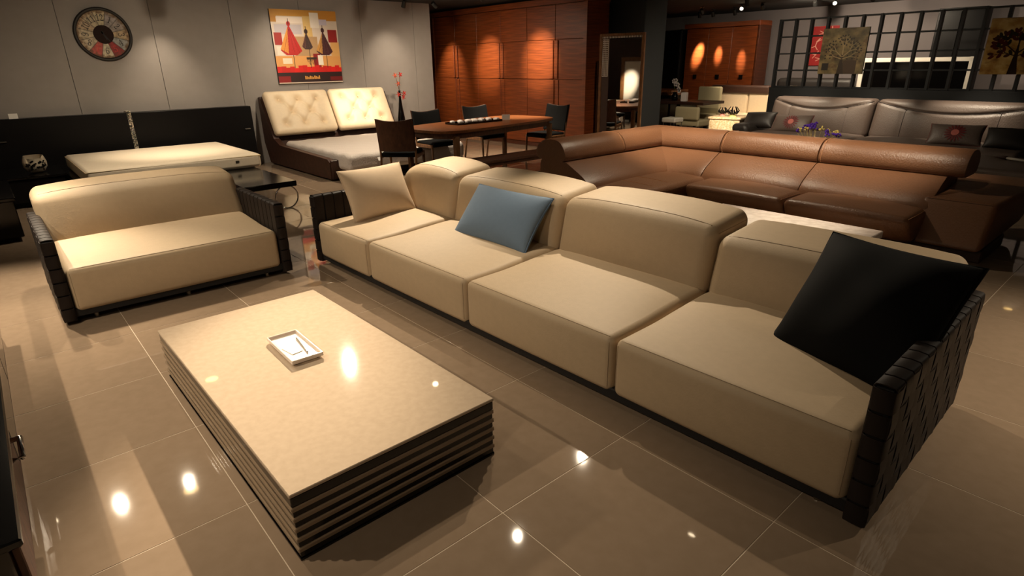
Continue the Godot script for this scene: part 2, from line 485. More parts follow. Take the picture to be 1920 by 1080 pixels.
func soft_box(size: Vector3, r: float, bend: Callable, n := 8, k := 4) -> ArrayMesh:
	var st := begin()
	st.set_smooth_group(0)
	var h := size / 2.0
	r = minf(r, minf(h.x, minf(h.y, h.z)) * 0.98)
	var ax := [Vector3.RIGHT, Vector3.UP, Vector3.BACK]
	var lists := []
	for a in 3:
		var l := []
		for i in k:
			l.append(-(h[a] - r) - r * tan(PI / 4 * (1.0 - float(i) / k)))
		for i in n + 1:
			l.append(lerpf(-(h[a] - r), h[a] - r, float(i) / n))
		for i in k:
			l.append((h[a] - r) + r * tan(PI / 4 * float(i + 1) / k))
		lists.append(l)
	for a in 3:
		var p := (a + 1) % 3
		var q := (a + 2) % 3
		for s in [-1.0, 1.0]:
			var g := []
			for i in lists[p].size():
				var row := []
				for j in lists[q].size():
					row.append(soft_pt(ax[a] * s * h[a] + ax[p] * lists[p][i] + ax[q] * lists[q][j], h, r, bend))
				g.append(row)
			for i in lists[p].size() - 1:
				for j in lists[q].size() - 1:
					var f := [g[i][j], g[i + 1][j], g[i + 1][j + 1], g[i][j + 1]]
					if s > 0:
						f.reverse()
					for v in [f[0], f[1], f[2], f[0], f[2], f[3]]:
						st.add_vertex(v)
	st.index()
	return done(st)

# a sewn seam laid along a rounded edge of such a box
func seam(size: Vector3, r: float, bend: Callable, a: Vector3, b: Vector3, rad := 0.004, n := 18) -> ArrayMesh:
	var pts := []
	for i in n + 1:
		var t := float(i) / n
		pts.append(soft_pt(a.lerp(b, t), size / 2.0, r, bend))
	return tube(pts, rad, 6)

# a scatter cushion: two bellied faces that meet in a drawn-in border
func cushion_mesh(w: float, hh: float, t: float, pull := 0.07, n := 18, wob := 0.0) -> ArrayMesh:
	var st := begin()
	st.set_smooth_group(0)
	for s in [-1.0, 1.0]:
		var g := []
		for i in n + 1:
			var row := []
			for j in n + 1:
				row.append(cushion_pt(sin(PI / 2 * (2.0 * i / n - 1.0)), sin(PI / 2 * (2.0 * j / n - 1.0)), w, hh, t * s, pull, wob))
			g.append(row)
		for i in n:
			for j in n:
				var f := [g[i][j], g[i + 1][j], g[i + 1][j + 1], g[i][j + 1]]
				if s > 0:
					f.reverse()
				for v in [f[0], f[1], f[2], f[0], f[2], f[3]]:
					st.add_vertex(v)
	return done(st)

func cushion_pt(u: float, v: float, w: float, hh: float, t: float, pull: float, wob: float) -> Vector3:
	var f := pow(maxf((1.0 - u * u) * (1.0 - v * v), 0.0), 0.42)
	var x := u * w / 2 * (1.0 - pull * (1.0 - v * v))
	var y := v * hh / 2 * (1.0 - pull * (1.0 - u * u))
	var z := t / 2 * f
	z += wob * sin(u * 5.0 + v * 2.0) * cos(v * 4.0 - u) * f * signf(t)
	return Vector3(x, y, z)

func cushion_border(w: float, hh: float, pull: float, r: float) -> ArrayMesh:
	var pts := []
	for side in 4:
		for i in 12:
			var t := -1.0 + 2.0 * i / 12.0
			var uv: Vector2 = [Vector2(t, -1), Vector2(1, t), Vector2(-t, 1), Vector2(-1, -t)][side]
			pts.append(cushion_pt(uv.x, uv.y, w, hh, 0.0, pull, 0.0))
	return tube(pts, r, 6, true)

func place(o: Node3D, c: Vector3, x: Vector3, y: Vector3) -> void:
	var bx_ := x.normalized()
	var by := (y - bx_ * y.dot(bx_)).normalized()
	o.transform = Transform3D(Basis(bx_, by, bx_.cross(by)), c)

# ------------------------------------------------------------------ room
func room() -> void:
	var fl := struct("floor", slab(Vector3(-14.6, -0.2, -17.4), Vector3(5.4, -0.0012, 4.2), 0.0), M.grout, Vector3.ZERO, "polished beige tile floor with pale joints")
	var tw := 0.787
	var st := begin()
	var h := tw / 2 - 0.002
	var b := 0.001
	st.set_smooth_group(-1)
	var top := [Vector3(-h + b, 0, -h + b), Vector3(h - b, 0, -h + b), Vector3(h - b, 0, h - b), Vector3(-h + b, 0, h - b)]
	var low := [Vector3(-h, -b, -h), Vector3(h, -b, -h), Vector3(h, -b, h), Vector3(-h, -b, h)]
	poly(st, top, Vector3.UP)
	for i in 4:
		var j := (i + 1) % 4
		poly(st, [top[i], top[j], low[j], low[i]], (low[i] + low[j]) * Vector3(1, 0, 1) + Vector3.UP * 0.1)
		poly(st, [low[i], low[j], low[j] - Vector3(0, 0.006, 0), low[i] - Vector3(0, 0.006, 0)], (low[i] + low[j]) * Vector3(1, 0, 1))
	var tile := done(st)
	var spots := []
	for i in range(-13, 8):
		for j in range(-20, 6):
			var c := Vector3(-2.307 + (i + 0.5) * tw, 0, -0.466 + (j + 0.5) * tw)
			if c.x < -14.2 or c.x > 5.0 or c.z < -17.0 or c.z > 3.8:
				continue
			spots.append(c)
	var fwd := Vector2(-0.754, -0.657)
	var score := func(c: Vector3) -> float:
		var d := Vector2(c.x, c.z)
		var along := d.dot(fwd)
		var off := absf(d.cross(fwd))
		return d.length() + (30.0 if along < 0.6 or off > along * 1.05 + 0.6 else 0.0)
	spots.sort_custom(func(p, q): return score.call(p) < score.call(q))
	for i in mini(295, spots.size()):
		obj("tile", tile, M["tile_%d" % rng.randi_range(0, 2)], fl, spots[i])
	var rest := begin()
	for i in range(295, spots.size()):
		rest.append_from(tile, 0, Transform3D(Basis(), spots[i]))
	var ro := obj("tile", rest.commit(), M.tile_0, fl)
	ro.set_meta("kind", "stuff")
	struct("ceiling", slab(Vector3(-14.6, CEIL, -17.4), Vector3(5.4, CEIL + 0.15, 4.2), 0.0), M.ceiling, Vector3.ZERO, "dark flat showroom ceiling with track spotlights")
	# the grey wall with the clock: panels with narrow dark joints
	var wl := struct("wall_left", slab(Vector3(-12.2, 0, -8.15), Vector3(-12.02, CEIL, 4.1), 0.0), M.slate_dark, Vector3.ZERO, "grey panelled wall with the clock and the painting")
	var edges := [-8.15, -7.7, -6.42, -5.14, -3.86, -2.58, -1.298, -0.016, 1.26, 2.54, 4.1]
	for i in edges.size() - 1:
		var p0: float = edges[i]
		var p1: float = edges[i + 1]
		obj("wall_panel", slab(Vector3(-12.03, 0, p0 + 0.003), Vector3(-12.0, CEIL, p1 - 0.003), 0.002), M.wall, wl)
	struct("wall_alcove", slab(Vector3(-14.6, 0, -10.2), Vector3(-14.4, CEIL, -8.0), 0.0), M.slate, Vector3.ZERO, "dark wall of the wardrobe alcove")
	struct("wall_behind_bed", slab(Vector3(-14.6, 0, -8.2), Vector3(-12.2, CEIL, -8.0), 0.0), M.slate, Vector3.ZERO, "dark return wall beside the wardrobe")
	struct("wall_middle", slab(Vector3(-14.6, 0, -10.95), Vector3(-7.68, CEIL, -10.25), 0.01), M.slate, Vector3.ZERO, "dark slate wall behind the wardrobe and the mirror")
	struct("wall_back", slab(Vector3(-14.6, 0, -17.4), Vector3(5.4, CEIL, -17.2), 0.0), M.wall_far, Vector3.ZERO, "grey back wall of the showroom")
	struct("wall_back_left", slab(Vector3(-14.6, 0, -17.2), Vector3(-14.4, CEIL, -10.9), 0.0), M.wall_far, Vector3.ZERO, "grey side wall at the back left")
	struct("wall_right", slab(Vector3(5.2, 0, -17.4), Vector3(5.4, CEIL, 4.2), 0.0), M.wall_far, Vector3.ZERO, "grey wall at the right")
	struct("wall_front", slab(Vector3(-12.2, 0, 4.0), Vector3(5.4, CEIL, 4.2), 0.0), M.wall_far, Vector3.ZERO, "grey wall behind the viewer")

# ------------------------------------------------------------------ woven upholstery
func ribbon(st: SurfaceTool, pts: Array, nrm: Array, side: Vector3, w: float, t: float) -> void:
	st.set_smooth_group(0)
	for i in pts.size() - 1:
		var a: Vector3 = pts[i]
		var b: Vector3 = pts[i + 1]
		var na: Vector3 = nrm[i]
		var nb: Vector3 = nrm[i + 1]
		var s := side * w / 2
		st.set_smooth_group(1)
		poly(st, [a - s + na * t, b - s + nb * t, b + s + nb * t, a + s + na * t], na + nb)
		for k in [-1.0, 1.0]:
			st.set_smooth_group(2 if k < 0 else 3)
			poly(st, [a + s * k, b + s * k, b + s * k + nb * t, a + s * k + na * t], side * k)

# an arm panel covered in woven straps; it stands at x0..x1, from z = 0 back to -depth, its outer face towards x * sgn
func woven_arm(parent: Node3D, xc: float, th: float, depth: float, y0: float, y1: float, sgn: float) -> void:
	var core := obj("arm", slab(Vector3(xc - th / 2 + 0.004, y0, -depth + 0.004), Vector3(xc + th / 2 - 0.004, y1 - 0.004, -0.004), 0.003), M.plinth, parent)
	var n := int(round(depth / 0.098))
	var pitch := depth / n
	var rows := int(round((y1 - y0) / 0.1))
	var rp := (y1 - y0) / rows
	var vert := []
	for par in 2:
		var st := begin()
		var pts := []
		var nrm := []
		# outer face, woven over and under the cross straps
		for i in rows * 3 + 1:
			var y := y0 + (y1 - y0) * i / (rows * 3.0)
			var ph := (y - y0) / rp
			var off := 0.0042 * sin(PI * (ph + par))
			if i == 0 or i == rows * 3:
				off = 0.0
			pts.append(Vector3(sgn * (th / 2 + off), y, 0))
			nrm.append(Vector3(sgn, 0, 0))
		pts.append(Vector3(sgn * (th / 2 - 0.006), y1 + 0.004, 0)); nrm.append(Vector3(sgn, 1, 0).normalized())
		pts.append(Vector3(0, y1 + 0.006, 0)); nrm.append(Vector3.UP)
		pts.append(Vector3(-sgn * (th / 2 - 0.006), y1 + 0.004, 0)); nrm.append(Vector3(-sgn, 1, 0).normalized())
		pts.append(Vector3(-sgn * th / 2, y1 - 0.006, 0)); nrm.append(Vector3(-sgn, 0, 0))
		pts.append(Vector3(-sgn * th / 2, y0, 0)); nrm.append(Vector3(-sgn, 0, 0))
		ribbon(st, pts, nrm, Vector3.BACK, pitch - 0.011, 0.006)
		vert.append(done(st))
	for i in n:
		obj("strap", vert[i % 2], M.woven if i % 3 else M.woven_alt, core, Vector3(xc, 0, -(i + 0.5) * pitch))
	var cross := []
	for par in 2:
		var st := begin()
		var pts := []
		var nrm := []
		for i in n * 2 + 1:
			var z := -depth + depth * i / (n * 2.0)
			var off := -0.0042 * sin(PI * (-z / pitch + par + 0.0)) if i > 0 and i < n * 2 else 0.0
			pts.append(Vector3(sgn * (th / 2 + off), 0, z)); nrm.append(Vector3(sgn, 0, 0))
		pts.append(Vector3(sgn * (th / 2 - 0.004), 0, 0.003)); nrm.append(Vector3(sgn, 0, 1).normalized())
		pts.append(Vector3(0, 0, 0.004)); nrm.append(Vector3.BACK)
		pts.append(Vector3(-sgn * (th / 2 - 0.004), 0, 0.003)); nrm.append(Vector3(-sgn, 0, 1).normalized())
		pts.append(Vector3(-sgn * th / 2, 0, -0.01)); nrm.append(Vector3(-sgn, 0, 0))
		ribbon(st, pts, nrm, Vector3.UP, rp - 0.011, 0.006)
		cross.append(done(st))
	for i in rows:
		obj("strap", cross[i % 2], M.woven_alt if i % 2 else M.woven, core, Vector3(xc, y0 + (i + 0.5) * rp, 0))

func modular(t: Node3D, L: float, D: float, splits: Array, seat_d: float, arm_y: float, back_top: float, recline: float, first_puff: float, back_over: float) -> void:
	var th := 0.07
	# woven base, recessed, on short metal legs
	obj("base", slab(Vector3(th, 0.05, -D + 0.02), Vector3(L - th, 0.115, -0.015), 0.006), M.plinth, t)
	obj("back_panel", slab(Vector3(th, 0.1, -D), Vector3(L - th, 0.6, -D + 0.06), 0.01), M.woven, t)
	var leg := lathe([[0.0, 0.0], [0.018, 0.0], [0.018, 0.06], [0.0, 0.06]], 14)
	for x in [0.2, L * 0.5, L - 0.2]:
		for z in [-0.09, -D + 0.15]:
			obj("leg", leg, M.steel, t, Vector3(x, 0, z))
	woven_arm(t, th / 2, th, D, 0.03, arm_y, -1.0)
	woven_arm(t, L - th / 2, th, D, 0.03, arm_y, 1.0)
	var n := splits.size() - 1
	for i in n:
		var x0: float = splits[i]
		var x1: float = splits[i + 1]
		var w := x1 - x0 - 0.012
		var size := Vector3(w, 0.335, seat_d + 0.1)
		var hs := size / 2
		var crown := func(p: Vector3) -> Vector3:
			var u := p.x / hs.x
			var v := p.z / hs.z
			var up := clampf((p.y + hs.y * 0.2) / hs.y, 0.0, 1.0)
			p.y += 0.045 * up * (1.0 - u * u * u * u) * (1.0 - v * v) * (0.7 - 0.5 * v)
			p.z += 0.02 * maxf(v, 0.0) * (1.0 - u * u) * (1.0 - pow(p.y / hs.y, 2.0))
			p.y += 0.03 * up * clampf(-v + 0.3, 0.0, 1.0)
			return p
		var c := obj("seat_cushion", soft_box(size, 0.045, crown, 10), M.cream, t, Vector3((x0 + x1) / 2, 0.085 + hs.y, -hs.z))
		var e := 0.02
		obj("seam", seam(size, 0.045, crown, Vector3(-hs.x + 0.03, hs.y, hs.z - e), Vector3(hs.x - 0.03, hs.y, hs.z - e), 0.0022), M.cream_seam, c)
		for s in [-1.0, 1.0]:
			obj("seam", seam(size, 0.045, crown, Vector3(s * (hs.x - e), hs.y - 0.03, hs.z), Vector3(s * (hs.x - e), -hs.y + 0.04, hs.z), 0.0018), M.cream_seam, c)
	for i in n:
		var x0: float = splits[i]
		var x1: float = splits[i + 1]
		var ov := back_over if n == 1 else 0.0
		var w := x1 - x0 - 0.012 + ov * 2
		var last := i == n - 1 and n > 1
		var hgt := back_top - 0.38 - (0.04 if last else 0.0)
		var size := Vector3(w, hgt, D - seat_d - 0.03)
		var hs := size / 2
		var puff := first_puff if i == 0 else (0.5 if last else 1.0)
		var left := i == 0 and n > 1
		var belly := func(p: Vector3) -> Vector3:
			var u := p.x / hs.x
			var v := p.y / hs.y
			var up := clampf((v + 0.4) / 1.4, 0.0, 1.0)
			p.y += 0.035 * puff * up * (1.0 - pow(absf(u), 3.0))
			if p.z > 0:
				p.z += 0.035 * (1.0 - u * u) * (1.0 - v * v)
			if left and u < 0.0:
				p.y -= 0.05 * u * u * up
				p.x += 0.05 * u * u * clampf(v, 0.0, 1.0)
			p.y += 0.02 * up * clampf(-p.z / hs.z, -1.0, 1.0)
			p.z -= recline * (v + 1.0) * 0.5
			return p
		var c := obj("back_cushion", soft_box(size, 0.075, belly, 10, 5), M.cream, t, Vector3((x0 + x1) / 2, 0.38 + hs.y, -seat_d - hs.z))
		var e := 0.045
		obj("seam", seam(size, 0.075, belly, Vector3(-hs.x + 0.05, hs.y, hs.z - e), Vector3(hs.x - 0.05, hs.y, hs.z - e), 0.0022), M.cream_seam, c)
		for s in [-1.0, 1.0]:
			obj("seam", seam(size, 0.075, belly, Vector3(s * hs.x, hs.y - e, hs.z - 0.06), Vector3(s * hs.x, hs.y - e, -hs.z + 0.06), 0.002), M.cream_seam, c)

func big_sofa() -> void:
	var t := thing("modular_sofa", "long cream four-seat sofa with dark woven leather arms in front of the viewer", "sofa", Vector3(-5.27, 0, -2.13), 0.02)
	modular(t, 4.8, 1.36, [0.075, 0.99, 2.29, 3.54, 4.725], 0.86, 0.65, 0.84, 0.1, 1.5, 0.0)

func love_seat() -> void:
	var t := thing("love_seat", "short beige two-seat sofa with dark woven leather arms below the clock wall", "sofa", Vector3(-5.14, 0, -0.12), PI / 2)
	modular(t, 1.7, 1.2, [0.075, 1.625], 0.82, 0.645, 0.82, 0.24, 1.0, 0.03)

func cushions() -> void:
	var c := thing("throw_cushion", "square beige cushion leaning on the left arm of the long cream sofa", "cushion")
	obj("cover", cushion_mesh(0.64, 0.5, 0.2, 0.06), M.pale_cushion, c)
	obj("piping", cushion_border(0.64, 0.5, 0.06, 0.006), M.pale_cushion, c)
	place(c, Vector3(-4.95, 0.66, -2.66), Vector3(0.03, 0.02, -0.64), Vector3(-0.25, 0.42, 0.05))
	c = thing("throw_cushion", "pale blue rectangular cushion on the second seat of the cream sofa", "cushion")
	obj("cover", cushion_mesh(0.86, 0.49, 0.22, 0.06), M.blue, c)
	obj("piping", cushion_border(0.86, 0.49, 0.06, 0.006), M.blue_piping, c)
	place(c, Vector3(-3.50, 0.62, -2.94), Vector3(0.86, 0.0, -0.03), Vector3(-0.12, 0.33, -0.27))
	c = thing("throw_cushion", "large black cushion against the right arm of the cream sofa", "cushion")
	obj("cover", cushion_mesh(0.68, 0.66, 0.22, 0.05, 22, 0.012), M.black_cloth, c)
	obj("piping", cushion_border(0.68, 0.66, 0.05, 0.007), M.black_cloth, c)
	place(c, Vector3(-0.80, 0.675, -2.87), Vector3(0.58, -0.0, 0.12), Vector3(0.10, 0.5, -0.36))

# ------------------------------------------------------------------ layered coffee table
func coffee_table() -> void:
	var t := thing("coffee_table", "low layered coffee table with beige stone top and black gaps", "table", Vector3(-2.82, 0, -0.99), 0.008)
	var lx := 1.955
	var lz := 0.975
	obj("tabletop", box(Vector3(lx, 0.016, lz), 0.003), M.table_stone, t, Vector3(0, 0.304, 0))
	obj("black_band", box(Vector3(lx - 0.006, 0.043, lz - 0.006), 0.003), M.black_gloss, t, Vector3(0, 0.2745, 0))
	for i in 5:
		var y := 0.24 - i * 0.0475
		obj("shelf_layer", box(Vector3(lx, 0.022, lz), 0.004), M.stone_edge, t, Vector3(0, y, 0))
		obj("black_spacer", box(Vector3(lx - 0.012, 0.0255, lz - 0.012), 0.002), M.black_gloss, t, Vector3(0, y - 0.02375, 0))
	obj("base", box(Vector3(lx - 0.005, 0.012, lz - 0.005), 0.002), M.black_gloss, t, Vector3(0, 0.006, 0))
	# the tray with its card and pen
	var tr := thing("tray", "small white rectangular tray on the layered coffee table", "tray", Vector3(-2.975, 0.312, -1.0), -0.02)
	obj("tray_floor", box(Vector3(0.36, 0.008, 0.155), 0.002), M.white_gloss, tr, Vector3(0, 0.014, 0))
	obj("tray_rim", boxes([[Vector3(0.38, 0.022, 0.008), Vector3(0, 0.022, 0.081)], [Vector3(0.38, 0.022, 0.008), Vector3(0, 0.022, -0.081)], [Vector3(0.008, 0.022, 0.165), Vector3(0.187, 0.022, 0)], [Vector3(0.008, 0.022, 0.165), Vector3(-0.187, 0.022, 0)]], 0.002), M.white_gloss, tr)
	for x in [-0.165, 0.165]:
		for z in [-0.06, 0.06]:
			obj("foot", lathe([[0.0, 0.0], [0.009, 0.0], [0.009, 0.01], [0.0, 0.01]], 10), M.clock_rim, tr, Vector3(x, 0, z))
	var cd := solo("note_card", box(Vector3(0.11, 0.003, 0.06), 0.0008), M.card, Vector3(-2.945, 0.3325, -0.975), "small pale card lying in the white tray", "card")
	cd.rotation.y = 0.15
	var pen := solo("pen", tube([Vector3(-0.12, 0, 0), Vector3(0.08, 0, 0), Vector3(0.1, 0, 0)], 0.004, 8), M.steel, Vector3(-2.95, 0.3355, -1.035), "thin grey pen lying in the white tray", "pen")
	pen.rotation.y = -0.12

# ------------------------------------------------------------------ brown corner sofa
func brown_sofa() -> void:
	var t := thing("corner_sofa", "brown leather corner sofa with separate headrests behind the cream sofa", "sofa")
	obj("plinth", slab(Vector3(-5.15, 0.0, -7.35), Vector3(-4.1, 0.12, -5.2), 0.01), M.brown_dark, t)
	obj("plinth", slab(Vector3(-4.1, 0.0, -7.35), Vector3(-1.0, 0.12, -6.5), 0.01), M.brown_dark, t)
	# seats: the front rolls back under itself towards the plinth
	var seat := func(x0: float, x1: float, z0: float, z1: float, along_x: bool) -> void:
		var size := Vector3(x1 - x0, 0.29, z1 - z0)
		var hs := size / 2
		var f := func(p: Vector3) -> Vector3:
			var u := p.x / hs.x
			var v := p.z / hs.z
			var low := clampf((hs.y - p.y) / size.y, 0.0, 1.0)
			if p.y > 0:
				p.y += 0.03 * (1.0 - u * u) * (1.0 - v * v)
			if along_x:
				p.x -= 0.2 * low * low * clampf(u, 0.0, 1.0)
			else:
				p.z -= 0.24 * low * low * clampf(v, 0.0, 1.0)
			return p
		var c := obj("seat_cushion", soft_box(size, 0.07, f, 8), M.brown_leather, t, Vector3((x0 + x1) / 2, 0.12 + hs.y, (z0 + z1) / 2))
		if not along_x:
			obj("seam", seam(size, 0.07, f, Vector3(hs.x, hs.y, -hs.z + 0.3), Vector3(hs.x, hs.y, hs.z - 0.03), 0.004), M.brown_seam, c)
		else:
			for k in [0.55, 0.85]:
				obj("seam", seam(size, 0.07, f, Vector3(hs.x - 0.12, hs.y, hs.z - k), Vector3(-hs.x + 0.1, hs.y, hs.z - k), 0.003), M.brown_seam, c)
	seat.call(-4.75, -3.86, -6.9, -5.08, true)
	seat.call(-3.85, -2.68, -6.95, -6.06, false)
	seat.call(-2.67, -1.5, -6.95, -6.06, false)
	# backs: a profile swept along the run, leaning outwards; the headrests overhang it
	var prof_back := [Vector2(0.0, 0.12), Vector2(0.02, 0.40), Vector2(-0.06, 0.50), Vector2(-0.24, 0.60), Vector2(-0.42, 0.69), Vector2(-0.80, 0.69), Vector2(-0.84, 0.6), Vector2(-0.80, 0.1)]
	var prof_head := [Vector2(-0.50, 0.665), Vector2(-0.40, 0.67), Vector2(-0.37, 0.73), Vector2(-0.40, 0.82), Vector2(-0.47, 0.90), Vector2(-0.58, 0.925), Vector2(-0.74, 0.91), Vector2(-0.85, 0.85), Vector2(-0.88, 0.76), Vector2(-0.84, 0.665)]
	var zb := -6.56
	var xb := -4.42
	for s in [[-3.93, -2.74], [-2.73, -1.36]]:
		sweep(t, "backrest", prof_back, Vector3(s[0], 0, zb), Vector3(minf(s[1], -1.5), 0, zb), Vector3.BACK)
		var hr := sweep(t, "headrest", prof_head, Vector3(s[0] + 0.004, 0, zb), Vector3(s[1] - 0.004, 0, zb), Vector3.BACK)
		obj("seam", tube(loop3(prof_head, Vector3(s[0] + 0.03, 0, zb), Vector3.BACK), 0.004, 6, true), M.brown_seam, hr)
	sweep(t, "backrest", prof_back, Vector3(xb, 0, zb), Vector3(-3.94, 0, zb), Vector3.BACK, 1.0)
	sweep(t, "headrest", prof_head, Vector3(xb, 0, zb), Vector3(-3.94, 0, zb), Vector3.BACK, 1.0)
	sweep(t, "backrest", prof_back, Vector3(xb, 0, -5.06), Vector3(xb, 0, zb), Vector3.RIGHT, 0.0, 1.0)
	var h2 := sweep(t, "headrest", prof_head, Vector3(xb, 0, -5.04), Vector3(xb, 0, -6.15), Vector3.RIGHT)
	obj("seam", tube(loop3(prof_head, Vector3(xb, 0, -6.11), Vector3.RIGHT), 0.004, 6, true), M.brown_seam, h2)
	sweep(t, "headrest", prof_head, Vector3(xb, 0, -6.16), Vector3(xb, 0, zb), Vector3.RIGHT, 0.0, 1.0)
	# right arm: a broad wedge whose front leans back and whose outer side flares
	var size := Vector3(0.54, 0.40, 1.5)
	var hs := size / 2
	var f := func(p: Vector3) -> Vector3:
		var v := (p.y + hs.y) / size.y
		var back := clampf((hs.z - p.z) / size.z, 0.0, 1.0)
		p.x += v * (0.16 if p.x > 0 else 0.0) * back - (0.05 * v if p.x < 0 else 0.0)
		p.y += 0.07 * v * back
		p.z -= 0.26 * v * (1.0 - back * 0.7)
		return p
	var a := obj("arm", soft_box(size, 0.05, f, 8), M.brown_leather, t, Vector3(-1.27, 0.12 + hs.y, -7.12))
	obj("seam", seam(size, 0.05, f, Vector3(-hs.x + 0.03, hs.y, hs.z), Vector3(hs.x - 0.03, hs.y, hs.z), 0.003), M.brown_dark, a)

func loop3(prof: Array, at: Vector3, fw: Vector3) -> Array:
	var o := []
	for p in prof:
		o.append(at + fw * p.x + Vector3.UP * p.y)
	return o

func smooth_profile(prof: Array) -> Array:
	# one round of corner cutting keeps the outline but rounds it
	var q := []
	for i in prof.size():
		var a: Vector2 = prof[i]
		var b: Vector2 = prof[(i + 1) % prof.size()]
		q.append(a.lerp(b, 0.25))
		q.append(a.lerp(b, 0.75))
	return q

# a profile (forward, height) swept from a to b; skew mitres its start or end into a corner
func sweep(parent: Node3D, called: String, prof: Array, a: Vector3, b: Vector3, fw: Vector3, skew0 := 0.0, skew1 := 0.0) -> MeshInstance3D:
	var q := smooth_profile(prof)
	var st := begin()
	var dir := (b - a).normalized()
	var n := 10
	var rings := []
	for i in n + 1:
		var t := float(i) / n
		var s := 1.0
		if skew0 == 0.0 and i == 0 or skew1 == 0.0 and i == n:
			s = 0.97
		var c := Vector2.ZERO
		for p in q:
			c += p
		c /= q.size()
		var ring := []
		for p in q:
			var pp: Vector2 = c + (p - c) * s
			var along := dir * (skew0 * pp.x * (1.0 - t) - skew1 * pp.x * t)
			var inset := 0.0
			if i == 1 and skew0 == 0.0:
				inset = 0.0
			ring.append(a.lerp(b, clampf(t if i != 1 or skew0 != 0.0 else 0.02, 0.0, 1.0) if i != n - 1 or skew1 != 0.0 else 0.98) + fw * pp.x + Vector3.UP * pp.y + along)
		rings.append(ring)
	st.set_smooth_group(0)
	var mid := Vector3.ZERO
	for v in rings[n / 2]:
		mid += v
	mid /= q.size()
	for i in n:
		for k in q.size():
			var l := (k + 1) % q.size()
			var pc: Vector3 = (rings[i][k] + rings[i + 1][l]) / 2
			var o := pc - mid
			o -= dir * o.dot(dir)
			poly(st, [rings[i][k], rings[i][l], rings[i + 1][l], rings[i + 1][k]], o)
	st.set_smooth_group(1)
	for e in [0, n]:
		var pts2 := PackedVector2Array(q)
		var idx := Geometry2D.triangulate_polygon(pts2)
		for i in range(0, idx.size(), 3):
			poly(st, [rings[e][idx[i]], rings[e][idx[i + 1]], rings[e][idx[i + 2]]], dir * (-1.0 if e == 0 else 1.0))
	return obj(called, done(st), M.brown_leather, parent)

func marble_table() -> void:
	var t := thing("marble_table", "white marble slab coffee table in front of the brown sofa", "table", Vector3(-2.24, 0, -5.06))
	obj("tabletop", box(Vector3(1.46, 0.06, 0.72), 0.006), M.marble, t, Vector3(0, 0.39, 0))
	for x in [-0.6, 0.6]:
		obj("leg", box(Vector3(0.06, 0.36, 0.6), 0.004), M.black_gloss, t, Vector3(x, 0.18, 0))

# ------------------------------------------------------------------ beds
func bed_with_black_headboard() -> void:
	var t := thing("platform_bed", "low black platform bed with a wide black headboard beneath the clock", "bed")
	obj("platform", slab(Vector3(-11.6, 0.3, -2.95), Vector3(-7.66, 0.37, -0.78), 0.008), M.black_gloss, t)
	obj("under_frame", slab(Vector3(-11.5, 0.1, -2.6), Vector3(-8.3, 0.3, -1.1), 0.006), M.black_wood, t)
	for z in [-2.84, -0.9]:
		var ring := []
		for i in 40:
			ring.append(Vector3(-7.78, 0.152 + 0.148 * sin(TAU * i / 40), z + 0.148 * cos(TAU * i / 40)))
		obj("ring_leg", tube(ring, 0.009, 10, true), M.chrome, t)
	var hb := obj("headboard", slab(Vector3(-11.95, 0.05, -1.87), Vector3(-11.72, 1.095, 1.2), 0.006), M.black_wood, t)
	obj("headboard", slab(Vector3(-11.95, 0.05, -3.86), Vector3(-11.72, 1.095, -1.93), 0.006), M.black_wood, t)
	obj("handle", box(Vector3(0.03, 0.02, 0.1), 0.004), M.steel, hb, Vector3(-11.7, 0.78, -0.2))
	var hb2 := obj("headboard_strip", slab(Vector3(-11.94, 0.05, -1.93), Vector3(-11.725, 1.12, -1.87), 0.003), M.silver, t)
	var sq := begin()
	rng.seed = 5
	for i in 150:
		var b := Basis.from_euler(Vector3(rng.randf_range(-0.9, 0.9), rng.randf_range(-0.9, 0.9), rng.randf() * 3.0))
		bx(sq, Vector3(0.004, 0.018, 0.018), Vector3(-11.715, rng.randf_range(0.45, 1.12), rng.randf_range(-1.925, -1.875)), 0.001, b)
	obj("sequin", done(sq), M.sequin, hb2).set_meta("kind", "stuff")
	obj("headboard_light", box(Vector3(0.05, 0.02, 0.09), 0.004), M.steel, t, Vector3(-11.7, 0.7, -3.74))
	var m := thing("mattress", "bare cream mattress lying on the black platform bed", "mattress", Vector3(-10.2, 0.37, -1.95))
	var sz := Vector3(2.1, 0.2, 2.2)
	var flat := func(p: Vector3) -> Vector3:
		if p.y > 0:
			p.y += 0.01 * (1.0 - pow(p.x / 1.05, 2.0)) * (1.0 - pow(p.z / 1.1, 2.0))
		return p
	obj("body", soft_box(sz - Vector3(0.01, 0.0, 0.01), 0.05, flat, 10), M.mattress, m, Vector3(0, 0.1, 0))
	obj("piping", tube([Vector3(-1.04, 0.17, -1.09), Vector3(1.04, 0.17, -1.09), Vector3(1.04, 0.17, 1.09), Vector3(-1.04, 0.17, 1.09)], 0.008, 8, true), M.mattress_side, m)
	obj("label_patch", box(Vector3(0.004, 0.03, 0.05), 0.001), M.steel, m, Vector3(1.047, 0.11, -0.75))

